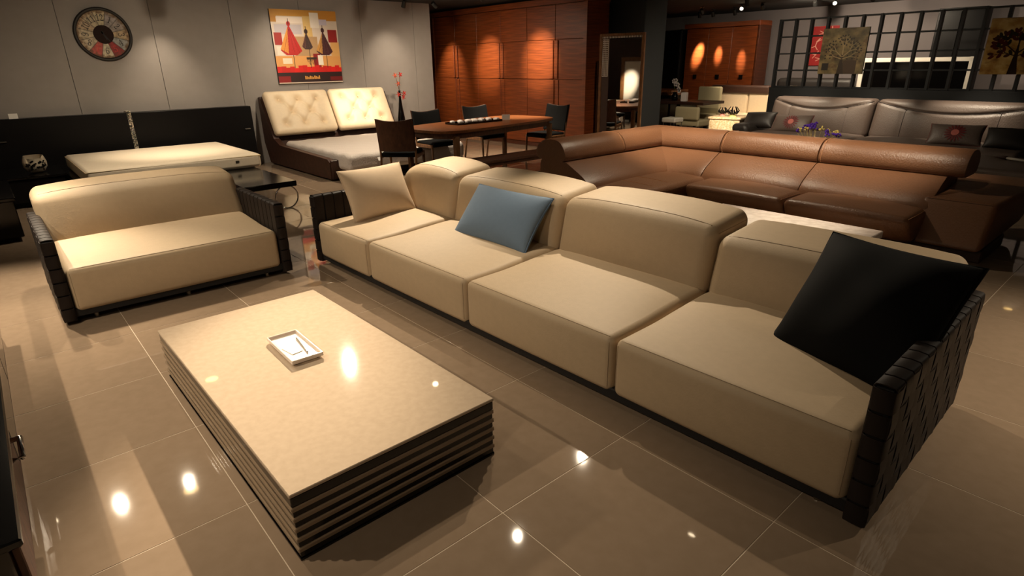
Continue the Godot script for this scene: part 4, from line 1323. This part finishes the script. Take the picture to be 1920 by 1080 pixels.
func wardrobe_and_mirror() -> void:
	var zf := -9.32
	var t := thing("wardrobe", "wall-wide reddish brown wooden wardrobe with vertical handle strips", "wardrobe")
	obj("carcass", slab(Vector3(-14.3, 0.0, zf - 0.62), Vector3(-8.37, 2.9, zf - 0.03), 0.004), M.teak_dark, t)
	obj("cornice", slab(Vector3(-14.35, 2.86, zf - 0.64), Vector3(-8.32, 2.975, zf + 0.05), 0.008), M.teak, t)
	obj("plinth", slab(Vector3(-14.3, 0.0, zf - 0.04), Vector3(-8.4, 0.08, zf + 0.01), 0.003), M.teak_dark, t)
	obj("side_panel", slab(Vector3(-8.43, 0.0, zf - 0.62), Vector3(-8.33, 2.87, zf + 0.03), 0.005), M.teak, t)
	obj("side_panel", slab(Vector3(-13.72, 0.0, zf - 0.05), Vector3(-13.58, 2.87, zf + 0.03), 0.005), M.teak, t)
	var seams := [-13.57, -12.69, -11.82, -10.95, -10.08, -9.22, -8.43]
	for i in 6:
		var x0: float = seams[i]
		var x1: float = seams[i + 1]
		var d := obj("door", slab(Vector3(x0 + 0.005, 0.09, zf - 0.03), Vector3(x1 - 0.005, 1.425, zf), 0.004), M.teak, t)
		obj("door_panel", slab(Vector3(x0 + 0.005, 1.435, zf - 0.03), Vector3(x1 - 0.005, 2.2, zf), 0.004), M.teak, d)
		obj("door_panel", slab(Vector3(x0 + 0.005, 2.207, zf - 0.03), Vector3(x1 - 0.005, 2.85, zf), 0.004), M.teak, d)
		if i % 2 == 0:
			obj("handle_strip", slab(Vector3(x1 - 0.1, 1.44, zf), Vector3(x1 - 0.03, 2.19, zf + 0.035), 0.01), M.teak, d)
			obj("handle_strip", slab(Vector3(x1 - 0.07, 0.1, zf), Vector3(x1 - 0.02, 1.42, zf + 0.02), 0.006), M.teak, d)
		else:
			obj("handle_strip", slab(Vector3(x0 + 0.03, 1.44, zf), Vector3(x0 + 0.1, 2.19, zf + 0.035), 0.01), M.teak, d)
			obj("handle_strip", slab(Vector3(x0 + 0.07, 0.1, zf), Vector3(x0 + 0.12, 1.42, zf + 0.02), 0.006), M.teak, d)
	# dark open shelf unit between wardrobe and mirror
	var s := thing("shelf_unit", "narrow wooden shelf unit half hidden behind the standing mirror", "shelf", Vector3(-8.07, 0, -9.72))
	obj("side_panel", box(Vector3(0.03, 1.78, 0.3), 0.003), M.walnut, s, Vector3(-0.2, 0.89, 0))
	obj("side_panel", box(Vector3(0.03, 1.78, 0.3), 0.003), M.walnut, s, Vector3(0.2, 0.89, 0))
	obj("back_board", box(Vector3(0.4, 1.78, 0.02), 0.002), M.brown_dark, s, Vector3(0, 0.89, -0.15))
	for y in [0.1, 0.42, 0.72, 1.0, 1.3, 1.76]:
		obj("shelf", box(Vector3(0.37, 0.025, 0.28), 0.003), M.walnut, s, Vector3(0, y, 0))
	# standing mirror, turned a little to the right
	var m := thing("standing_mirror", "tall standing mirror in a gold brown wooden frame beside the wardrobe", "mirror", Vector3(-7.46, 0.0, -9.3), 0.2)
	m.rotation.x = 0.0
	var w := 0.92
	var h := 2.25
	obj("glass", slab(Vector3(-w / 2 + 0.2, 0.06, -0.01), Vector3(w / 2 - 0.06, h - 0.1, 0.0), 0.001), M.mirror, m)
	for x in [-w / 2 + 0.03, w / 2 - 0.03]:
		obj("frame", box(Vector3(0.06, h, 0.05), 0.006), M.gold_wood, m, Vector3(x, h / 2, 0))
	obj("frame", box(Vector3(w - 0.12, 0.045, 0.05), 0.006), M.gold_wood, m, Vector3(0, h - 0.0225, 0))
	obj("frame", box(Vector3(w - 0.12, 0.06, 0.05), 0.006), M.gold_wood, m, Vector3(0, 0.03, 0))
	var sp := obj("side_strip", box(Vector3(0.14, h - 0.1, 0.03), 0.003), M.brown_dark, m, Vector3(-w / 2 + 0.13, h / 2, 0))
	var pb := begin()
	bx(pb, Vector3(0.13, 0.66, 0.008), Vector3(0, 0.7, 0.018), 0.002)
	obj("pale_panel", done(pb), M.white, sp)
	var dots := begin()
	for i in 4:
		for k in 18:
			bx(dots, Vector3(0.016, 0.022, 0.006), Vector3(-0.045 + i * 0.03, 0.4 + k * 0.036, 0.024), 0.002)
	obj("bead", done(dots), M.walnut, sp).set_meta("kind", "stuff")
	var beads := begin()
	for i in 26:
		bx(beads, Vector3(0.018, 0.03, 0.012), Vector3(-0.40 + i * 0.032, h - 0.065, 0.015), 0.004)
	obj("bead", done(beads), M.white, m).set_meta("kind", "stuff")
	# the lit white panel that the mirror shows, itself out of view
	var p := thing("framed_board", "tall white panel in a wide light wood frame out of view left of the viewer", "panel", Vector3(-9.9, 0, 1.7), PI + 0.12)
	obj("panel", box(Vector3(1.1, 1.7, 0.03), 0.002), M.white, p, Vector3(0, 0.9, 0))
	for x in [-0.62, 0.62]:
		obj("frame", box(Vector3(0.14, 1.9, 0.06), 0.005), M.gold_wood, p, Vector3(x, 0.95, 0))
	obj("frame", box(Vector3(1.1, 0.14, 0.06), 0.005), M.gold_wood, p, Vector3(0, 1.83, 0))

# ------------------------------------------------------------------ grey sofa and lattice
func grey_sofa() -> void:
	var t := thing("grey_sofa", "grey leather sofa with two wide curved backs before the lattice", "sofa")
	obj("base", slab(Vector3(-5.95, 0.06, -12.6), Vector3(-1.0, 0.22, -11.1), 0.02), M.grey_dark, t)
	for s in [[-5.85, -3.98], [-3.96, -1.6]]:
		var w: float = s[1] - s[0]
		var size := Vector3(w, 0.22, 1.2)
		var f := func(p: Vector3) -> Vector3:
			if p.y > 0:
				p.y += 0.04 * (1.0 - pow(p.x / (w / 2), 4.0)) * (1.0 - pow(p.z / 0.6, 2.0))
			return p
		obj("seat_cushion", soft_box(size, 0.08, f, 8), M.grey_leather, t, Vector3((s[0] + s[1]) / 2, 0.33, -11.65))
		var bs := Vector3(w, 0.68, 0.34)
		var g := func(p: Vector3) -> Vector3:
			var u := p.x / (w / 2)
			var v := p.y / 0.34
			if p.z > 0:
				p.z += 0.07 * (1.0 - u * u) * (1.0 - v * v) + 0.03 * (1.0 - pow(absf(u), 6.0))
				# the curved seam draws the leather in
				var yc := 0.14 + 0.17 * u * u
				p.z -= 0.03 * exp(-pow((p.y - yc) / 0.025, 2.0))
				for k in [-0.45, 0.45]:
					if p.y < yc:
						p.z -= 0.018 * exp(-pow((p.x - k * w / 2 * 1.25) / 0.025, 2.0))
			p.z -= 0.10 * (v + 1.0)
			return p
		var b := obj("backrest", soft_box(bs, 0.09, g, 36, 3), M.grey_leather, t, Vector3((s[0] + s[1]) / 2, 0.72, -12.2))
		var pts := []
		for i in 25:
			var u := -0.98 + 1.96 * i / 24.0
			pts.append(g.call(Vector3(u * w / 2, 0.14 + 0.17 * u * u, 0.172)))
		obj("seam", tube(pts, 0.006, 6), M.grey_seam, b)
		for k in [-0.45, 0.45]:
			var q := []
			for i in 9:
				var y := lerpf(-0.3, 0.14 + 0.17 * pow(k * 1.25, 2.0), i / 8.0)
				q.append(g.call(Vector3(k * w / 2 * 1.25, y, 0.172)))
			obj("seam", tube(q, 0.005, 6), M.grey_seam, b)
	var arm := func(p: Vector3) -> Vector3:
		p.x -= 0.12 * clampf((p.y + 0.2) / 0.4, 0.0, 1.0)
		return p
	obj("arm", soft_box(Vector3(0.36, 0.42, 1.35), 0.1, arm, 5), M.grey_dark, t, Vector3(-5.85, 0.38, -11.8))
	obj("arm", soft_box(Vector3(0.4, 0.42, 1.35), 0.1, func(p): return p, 5), M.grey_leather, t, Vector3(-1.3, 0.38, -11.8))
	var ch := thing("ottoman", "grey leather ottoman in front of the right end of the grey sofa", "ottoman", Vector3(-1.35, 0, -10.2))
	obj("cushion", soft_box(Vector3(1.35, 0.26, 1.35), 0.06, func(p): return p, 5), M.grey_leather, ch, Vector3(0, 0.29, 0))
	obj("base", box(Vector3(1.2, 0.13, 1.2), 0.01), M.grey_dark, ch, Vector3(0, 0.095, 0))
	for k in [[-0.5, -0.5], [0.5, -0.5], [-0.5, 0.5], [0.5, 0.5]]:
		obj("leg", box(Vector3(0.05, 0.04, 0.05), 0.005), M.steel, ch, Vector3(k[0], 0.02, k[1]))
	var br := thing("brush", "small brush with brown bristles and a pale handle lying on the ottoman", "brush", Vector3(-1.62, 0.445, -10.45), -0.5)
	var st := begin()
	add_tube(st, [Vector3(-0.2, 0, 0), Vector3(-0.12, 0.004, 0), Vector3(-0.02, 0.004, 0)], 0.008, 0.026, 10)
	obj("bristles", done(st), M.brown_dark, br)
	obj("handle", tube([Vector3(-0.02, 0.004, 0), Vector3(0.25, 0.002, 0)], 0.016, 10), M.white, br)
	# cushions of the grey sofa
	var sun := func(label: String, at: Vector3, tilt: float) -> void:
		var c := thing("sun_cushion", label, "cushion")
		obj("cover", cushion_mesh(0.72, 0.36, 0.16, 0.06, 14), M.grey_leather, c)
		var st2 := begin()
		st2.set_smooth_group(-1)
		for i in 18:
			var a := TAU * i / 18
			var d := Vector3(cos(a), sin(a), 0)
			var n := Vector3(-sin(a), cos(a), 0)
			var lift := func(q: Vector3) -> Vector3:
				var u := q.x / 0.36
				var v := q.y / 0.18
				return Vector3(q.x, q.y, 0.08 * pow(maxf((1.0 - u * u) * (1.0 - v * v), 0.0), 0.42) + 0.004)
			for k in 3:
				var r0 := 0.05 + k * 0.033
				var r1 := r0 + 0.033
				var w0: float = [0.005, 0.011, 0.012][k]
				var w1: float = [0.011, 0.012, 0.001][k]
				poly(st2, [lift.call(d * r0 - n * w0), lift.call(d * r1 - n * w1), lift.call(d * r1 + n * w1), lift.call(d * r0 + n * w0)], Vector3.BACK)
		obj("ray_print", done(st2), M.red_print, c)
		obj("disc_print", lathe([[0.0, 0.072], [0.055, 0.072], [0.052, 0.084], [0.0, 0.086]], 24), M.pink_print, c).rotation.x = PI / 2
		obj("piping", cushion_border(0.72, 0.36, 0.06, 0.005), M.red_print, c)
		place(c, at, Vector3(1, 0.02, -0.05), Vector3(tilt, 0.8, -0.55))
	sun.call("grey cushion with a red sunburst at the left end of the grey sofa", Vector3(-5.15, 0.61, -11.62), 0.0)
	sun.call("grey cushion with a red sunburst at the right end of the grey sofa", Vector3(-2.5, 0.61, -11.45), -0.05)
	var dk := thing("dark_cushion", "plain dark cushion slumped over the left arm of the grey sofa", "cushion")
	obj("cover", cushion_mesh(0.62, 0.36, 0.2, 0.05, 14), M.grey_dark, dk)
	place(dk, Vector3(-5.80, 0.64, -11.62), Vector3(1, 0.05, 0.0), Vector3(-0.1, 0.7, -0.6))
	dk = thing("dark_cushion", "plain dark cushion at the far right corner of the grey sofa", "cushion")
	obj("cover", cushion_mesh(0.55, 0.36, 0.2, 0.05, 14), M.grey_dark, dk)
	place(dk, Vector3(-1.85, 0.6, -11.5), Vector3(1, 0.0, -0.1), Vector3(0.05, 0.7, -0.6))

func lattice() -> void:
	var t := thing("lattice_divider", "dark slate room divider with an open square lattice above a solid panel", "divider", Vector3(0, 0, -13.0))
	obj("solid_panel", slab(Vector3(-6.33, 0, -0.07), Vector3(-0.9, 1.2, 0.07), 0.006), M.slate_dark, t)
	for i in 18:
		var x := -6.28 + i * 0.315
		obj("upright", slab(Vector3(x - 0.024, 1.2, -0.05), Vector3(x + 0.024, 2.52, 0.05), 0.003), M.slate_dark, t)
	for k in 5:
		var y := 1.215 + k * 0.322
		obj("crossbar", slab(Vector3(-6.3, y - 0.015, -0.03), Vector3(-0.92, y + 0.015, 0.03), 0.003), M.slate_dark, t)
	for s in [[0, Vector3(-4.94, 1.885, -12.9), 0.83, "square picture of a pale gold tree hung on the left of the lattice"], [1, Vector3(-2.27, 1.9, -12.9), 0.86, "glossy picture of a dark leafy tree hung at the right end of the lattice"]]:
		var p := thing("tree_picture", s[3], "picture", s[1])
		obj("canvas", box(Vector3(s[2], s[2], 0.04), 0.003), M.clock_rim, p)
		obj("picture", sheet(s[2] - 0.004, s[2] - 0.004), print_mat("tree_print_%d" % s[0], tree_print(s[0] == 1), 0.5 if s[0] == 0 else 0.15), p, Vector3(0, 0, 0.0212))
	# behind the lattice
	rng.seed = 4
	var im := blank(96, 192, Color(0.55, 0.05, 0.04))
	for k in 9:
		var c := Vector2(rng.randf_range(15, 80), 12 + k * 21)
		for j in 3:
			var a := rng.randf() * TAU
			stroke(im, c, c + Vector2(cos(a), sin(a)) * 22, 3.5, Color(0.78, 0.58, 0.5))
	var rp := thing("red_picture", "tall red picture with pale strokes on the wall behind the lattice", "picture", Vector3(-7.1, 2.06, -17.18))
	obj("canvas", box(Vector3(0.66, 0.96, 0.04), 0.003), M.red, rp, Vector3(0, 0, 0.0))
	obj("picture", sheet(0.65, 0.95), print_mat("red_strokes", im, 0.6), rp, Vector3(0, 0, 0.0212))
	var fr := thing("framed_mirror", "wide white framed dark panel seen through the lattice", "mirror", Vector3(-4.66, 1.0, -16.3))
	obj("panel", box(Vector3(2.1, 0.9, 0.04), 0.003), M.black_gloss, fr, Vector3(0, 0.2, 0))
	for x in [-1.08, 1.08]:
		obj("frame", box(Vector3(0.1, 1.1, 0.08), 0.006), M.white, fr, Vector3(x, 0.2, 0))
	obj("frame", box(Vector3(2.26, 0.09, 0.08), 0.006), M.white, fr, Vector3(0, 0.7, 0))
	obj("stand", box(Vector3(1.9, 0.8, 0.3), 0.01), M.black_wood, fr, Vector3(0, -0.6, 0))
	var bs := thing("dark_sofa", "dark brown leather sofa back seen through the lattice under the tree picture", "sofa", Vector3(-6.75, 0, -16.2))
	obj("backrest", soft_box(Vector3(1.9, 0.5, 0.3), 0.12, func(p): return p, 5), M.grey_dark, bs, Vector3(0, 1.05, 0))
	obj("seat", soft_box(Vector3(1.9, 0.5, 0.9), 0.1, func(p): return p, 5), M.grey_dark, bs, Vector3(0, 0.5, 0.3))
	obj("base", box(Vector3(1.7, 0.26, 0.8), 0.01), M.black_wood, bs, Vector3(0, 0.13, 0.2))
	var dc := thing("dark_cabinet", "tall black cabinet standing behind the right half of the lattice", "cabinet", Vector3(-4.05, 0, -16.85))
	obj("body", box(Vector3(0.9, 2.75, 0.4), 0.008), M.black_wood, dc, Vector3(0, 1.375, 0))
	obj("door", box(Vector3(0.42, 2.6, 0.02), 0.004), M.black_wood, dc, Vector3(-0.22, 1.375, 0.21))
	obj("door", box(Vector3(0.42, 2.6, 0.02), 0.004), M.black_wood, dc, Vector3(0.22, 1.375, 0.21))

# ------------------------------------------------------------------ far corner left of the lattice
func far_corner() -> void:
	var zf := -16.0
	var t := thing("display_cabinet", "far warm brown cabinet with three doors and square black knobs", "cabinet")
	obj("carcass", slab(Vector3(-10.5, 0.0, zf - 0.6), Vector3(-8.32, 2.68, zf - 0.03), 0.005), M.teak_dark, t)
	obj("cornice", slab(Vector3(-10.55, 2.6, zf - 0.6), Vector3(-8.28, 2.72, zf + 0.05), 0.006), M.teak, t)
	for i in 3:
		var x0 := -10.48 + i * 0.715
		var d := obj("door", slab(Vector3(x0, 0.1, zf - 0.03), Vector3(x0 + 0.705, 2.59, zf), 0.004), M.teak, t)
		obj("knob", slab(Vector3(x0 + 0.32, 1.26, zf), Vector3(x0 + 0.43, 1.37, zf + 0.03), 0.004), M.black_wood, d)
	obj("side_panel", slab(Vector3(-8.33, 0, zf - 0.6), Vector3(-8.28, 2.6, zf + 0.02), 0.004), M.teak_dark, t)
	var bc := thing("black_cabinet", "tall black cabinet standing left of the warm brown far cabinet", "cabinet", Vector3(-10.95, 0, -16.2))
	obj("body", box(Vector3(0.78, 2.58, 0.7), 0.006), M.black_wood, bc, Vector3(0, 1.29, 0))
	obj("door", box(Vector3(0.74, 2.5, 0.02), 0.004), M.black_wood, bc, Vector3(0, 1.29, 0.36))
	var cam := thing("wall_lamp", "small pale dome lamp on the grey wall right of the far cabinet", "lamp", Vector3(-8.62, 1.75, -17.2))
	obj("bracket", box(Vector3(0.06, 0.06, 0.12), 0.006), M.black_metal, cam, Vector3(0, 0, 0.06))
	obj("shade", lathe([[0.0, -0.08], [0.06, -0.07], [0.085, -0.02], [0.08, 0.05], [0.05, 0.09], [0.0, 0.1]], 20), M.white, cam, Vector3(0, 0, 0.18))
	# white leather sofa with a dark headrest
	var w := thing("white_sofa", "white leather sofa with a dark brown headrest beside the lattice", "sofa", Vector3(-7.66, 0, -14.75))
	obj("base", box(Vector3(2.3, 0.3, 1.0), 0.02), M.white, w, Vector3(0, 0.17, 0.35))
	obj("seat", soft_box(Vector3(2.3, 0.2, 0.95), 0.06, func(p): return p, 5), M.tufted, w, Vector3(0, 0.4, 0.4))
	for i in 2:
		obj("back_cushion", soft_box(Vector3(1.13, 0.55, 0.26), 0.06, func(p): return p, 6), M.tufted, w, Vector3(-0.57 + i * 1.14, 0.72, 0.02))
	obj("headrest", soft_box(Vector3(1.55, 0.2, 0.2), 0.05, func(p): return p, 4), M.brown_dark, w, Vector3(-0.25, 1.06, 0.1))
	obj("arm", soft_box(Vector3(0.3, 0.75, 1.0), 0.07, func(p): return p, 4), M.tufted, w, Vector3(0.98, 0.78, 0.3))
	# dark dining table with a cream chair
	var d := thing("dark_table", "dark wooden dining table in front of the far cabinets", "table", Vector3(-8.3, 0, -12.75), 0.0)
	obj("tabletop", box(Vector3(1.62, 0.06, 0.9), 0.006), M.brown_dark, d, Vector3(0, 0.84, 0))
	for x in [-0.7, 0.1]:
		obj("leg", box(Vector3(0.1, 0.81, 0.7), 0.006), M.black_wood, d, Vector3(x, 0.405, 0))
	var c := thing("cream_chair", "cream leather high-back chair with dark legs behind the dark table", "chair", Vector3(-8.12, 0, -13.4))
	obj("seat", soft_box(Vector3(0.56, 0.12, 0.5), 0.04, func(p): return p, 4), M.cream_chair, c, Vector3(0, 0.48, 0.1))
	obj("backrest", soft_box(Vector3(0.62, 0.68, 0.1), 0.04, func(p): return p, 4), M.cream_chair, c, Vector3(0, 0.82, -0.2))
	for x in [-0.24, 0.24]:
		for z in [-0.15, 0.3]:
			obj("leg", box(Vector3(0.06, 0.43, 0.06), 0.005), M.black_wood, c, Vector3(x, 0.215, z))
	# the chair in front of the table
	c = thing("cream_chair", "cream leather chair with dark legs pulled up to the near side of the dark table", "chair", Vector3(-7.62, 0, -12.05), PI)
	obj("seat", soft_box(Vector3(0.6, 0.14, 0.5), 0.04, func(p): return p, 4), M.cream_chair, c, Vector3(0, 0.45, 0.1))
	obj("backrest", soft_box(Vector3(0.6, 0.28, 0.1), 0.04, func(p): return p, 4), M.cream_chair, c, Vector3(0, 0.66, -0.15))
	for x in [-0.2, 0.22]:
		for z in [-0.12, 0.3]:
			obj("leg", box(Vector3(0.07, 0.4, 0.06), 0.005), M.black_wood, c, Vector3(x, 0.2, z))
	var nb := solo("napkin_box", boxes([[Vector3(0.13, 0.2, 0.13), Vector3(0, 0.1, 0)]], 0.01), M.petal_white, Vector3(-8.12, 0.87, -12.5), "small white box standing on the dark dining table", "box")
	nb.rotation.y = 0.2
	var o := thing("orchid", "white orchid in a dark glass pot on the dark table", "plant", Vector3(-8.45, 0.87, -12.6))
	obj("pot", lathe([[0.0, 0.0], [0.06, 0.0], [0.085, 0.05], [0.08, 0.12], [0.05, 0.16], [0.055, 0.19], [0.045, 0.19]], 20), M.black_gloss, o)
	obj("stem", tube([Vector3(0, 0.17, 0), Vector3(-0.03, 0.3, 0), Vector3(-0.02, 0.42, 0), Vector3(0.03, 0.45, 0), Vector3(0.09, 0.38, 0), Vector3(0.12, 0.26, 0)], 0.005, 6), M.leaf, o)
	for p in [Vector3(-0.05, 0.44, 0.02), Vector3(0.02, 0.45, 0.03), Vector3(0.01, 0.37, 0.03), Vector3(0.08, 0.36, 0.03), Vector3(0.11, 0.27, 0.03), Vector3(0.13, 0.22, 0.03)]:
		var st := begin()
		for k in 5:
			var a := TAU * k / 5 + 0.3
			bx(st, Vector3(0.05, 0.034, 0.008), Vector3(cos(a), sin(a), 0) * 0.025, 0.003, Basis(Vector3.BACK, a))
		obj("blossom", done(st), M.petal_white, o, p)
	# pale stone cube table with two dark crowns
	var cu := thing("stone_cube_table", "pale veined stone cube table behind the brown sofa corner", "table", Vector3(-6.52, 0, -11.75), 0.2)
	obj("body", box(Vector3(0.62, 0.6, 0.62), 0.012), M.alabaster, cu, Vector3(0, 0.32, 0))
	obj("tabletop", box(Vector3(0.66, 0.05, 0.66), 0.012), M.alabaster, cu, Vector3(0, 0.645, 0))
	obj("base", box(Vector3(0.5, 0.03, 0.5), 0.004), M.black_wood, cu, Vector3(0, 0.015, 0))
	for k in [[Vector3(-6.68, 0.671, -11.75), 0.8, M.pink, "small dark spiky ornament on a pink foot on the stone cube"], [Vector3(-6.42, 0.671, -11.7), 1.0, M.yellow, "larger dark spiky ornament on a yellow foot on the stone cube"]]:
		var or_ := thing("spiky_ornament", k[3], "ornament", k[0])
		var sc: float = k[1]
		obj("foot", lathe([[0.0, 0.0], [0.075 * sc, 0.0], [0.06 * sc, 0.025], [0.03 * sc, 0.05], [0.0, 0.05]], 16), k[2], or_)
		var st := begin()
		rng.seed = 6
		for i in 14:
			var a := TAU * i / 14
			var l := 0.06 * sc + 0.05 * sc * (i % 2)
			add_tube(st, [Vector3(cos(a) * 0.07 * sc, 0.05, sin(a) * 0.07 * sc), Vector3(cos(a) * 0.115 * sc, 0.05 + l * 0.6, sin(a) * 0.115 * sc), Vector3(cos(a) * 0.06 * sc, 0.05 + l * 1.3, sin(a) * 0.06 * sc)], 0.018 * sc, 0.006, 6)
		obj("spikes", done(st), M.black_gloss, or_)
	# things at the foot of the slate wall
	var sc2 := thing("counter", "dark counter with a glowing orange wood edge beside the slate wall", "counter", Vector3(-9.0, 0, -13.6))
	obj("body", box(Vector3(0.8, 0.95, 0.7), 0.01), M.black_wood, sc2, Vector3(-0.4, 0.475, 0))
	obj("top_board", box(Vector3(0.85, 0.06, 0.75), 0.006), M.oak, sc2, Vector3(-0.4, 1.04, 0))
	obj("top_board", box(Vector3(0.85, 0.06, 0.75), 0.006), M.oak, sc2, Vector3(-0.4, 0.97, 0))
	var stl := thing("white_stool", "small white topped stool with thin metal legs past the slate wall", "stool", Vector3(-7.62, 0, -11.35))
	obj("seat", box(Vector3(0.34, 0.1, 0.34), 0.02), M.white, stl, Vector3(0, 0.56, 0))
	for k in [[-0.14, -0.14], [0.14, -0.14], [-0.14, 0.14], [0.14, 0.14]]:
		obj("leg", tube([Vector3(k[0], 0, k[1]), Vector3(k[0], 0.52, k[1])], 0.008, 8), M.chrome, stl)
	# purple flowers behind the brown sofa
	var v := thing("flower_vase", "spray of purple flowers and yellow leaves behind the brown sofa", "flowers", Vector3(-3.36, 0, -8.35))
	obj("vase", lathe([[0.0, 0.0], [0.09, 0.0], [0.11, 0.1], [0.08, 0.4], [0.06, 0.55], [0.065, 0.58], [0.05, 0.58]], 20), M.black_gloss, v)
	rng.seed = 21
	var pu := begin()
	var le := begin()
	for i in 26:
		var tip := Vector3(rng.randf_range(-0.27, 0.27), 0.0, rng.randf_range(-0.08, 0.08))
		tip.y = 0.93 - absf(tip.x + 0.03) * 0.35 + rng.randf_range(-0.03, 0.03)
		add_tube(le, [Vector3(0, 0.55, 0), tip * Vector3(0.6, 0, 0.6) + Vector3(0, 0.72, 0), tip], 0.0018, 0.0012, 5)
		var green := i % 4 == 0
		for k in 5:
			var b := Basis.from_euler(Vector3(rng.randf() * 3, rng.randf() * 3, rng.randf() * 3))
			bx(le if green else pu, Vector3(0.024, 0.016, 0.02), tip + Vector3(rng.randf_range(-0.025, 0.025), rng.randf_range(-0.02, 0.02), rng.randf_range(-0.02, 0.02)), 0.005, b)
	obj("blossoms", done(pu), M.purple, v).set_meta("kind", "stuff")
	obj("leaves", done(le), M.yellow, v).set_meta("kind", "stuff")

# ------------------------------------------------------------------ furniture cut by the left edge
func left_edge() -> void:
	var t := thing("tv_cabinet", "low black television cabinet with a chrome bow handle at the left edge", "cabinet")
	obj("body", slab(Vector3(-5.3, 0.1, 0.26), Vector3(-2.1, 0.44, 0.8), 0.006), M.black_gloss, t)
	obj("tabletop", slab(Vector3(-5.35, 0.44, 0.21), Vector3(-2.0, 0.47, 0.82), 0.006), M.black_gloss, t)
	obj("plinth", slab(Vector3(-5.2, 0.0, 0.25), Vector3(-2.75, 0.1, 0.76), 0.004), M.walnut, t)
	obj("plinth", slab(Vector3(-2.74, 0.0, 0.27), Vector3(-2.2, 0.1, 0.76), 0.004), M.black_wood, t)
	var dr := obj("drawer", slab(Vector3(-3.1, 0.12, 0.235), Vector3(-2.15, 0.42, 0.26), 0.004), M.walnut, t)
	obj("drawer", slab(Vector3(-4.1, 0.12, 0.235), Vector3(-3.13, 0.42, 0.26), 0.004), M.black_gloss, t)
	obj("drawer", slab(Vector3(-5.1, 0.12, 0.235), Vector3(-4.13, 0.42, 0.26), 0.004), M.black_gloss, t)
	obj("handle", tube([Vector3(-3.0, 0.3, 0.235), Vector3(-3.0, 0.3, 0.2), Vector3(-2.82, 0.3, 0.2), Vector3(-2.82, 0.3, 0.235)], 0.012, 8), M.chrome, dr)
	var b := thing("black_side_unit", "black low unit standing on the floor left of the love seat", "cabinet", Vector3(-9.0, 0, 0.42))
	obj("body", box(Vector3(1.4, 0.4, 1.0), 0.008), M.black_gloss, b, Vector3(0, 0.25, 0))
	obj("tabletop", box(Vector3(1.46, 0.04, 1.04), 0.008), M.black_gloss, b, Vector3(0, 0.47, 0))
	obj("plinth", box(Vector3(1.3, 0.05, 0.9), 0.004), M.black_wood, b, Vector3(0, 0.025, 0))
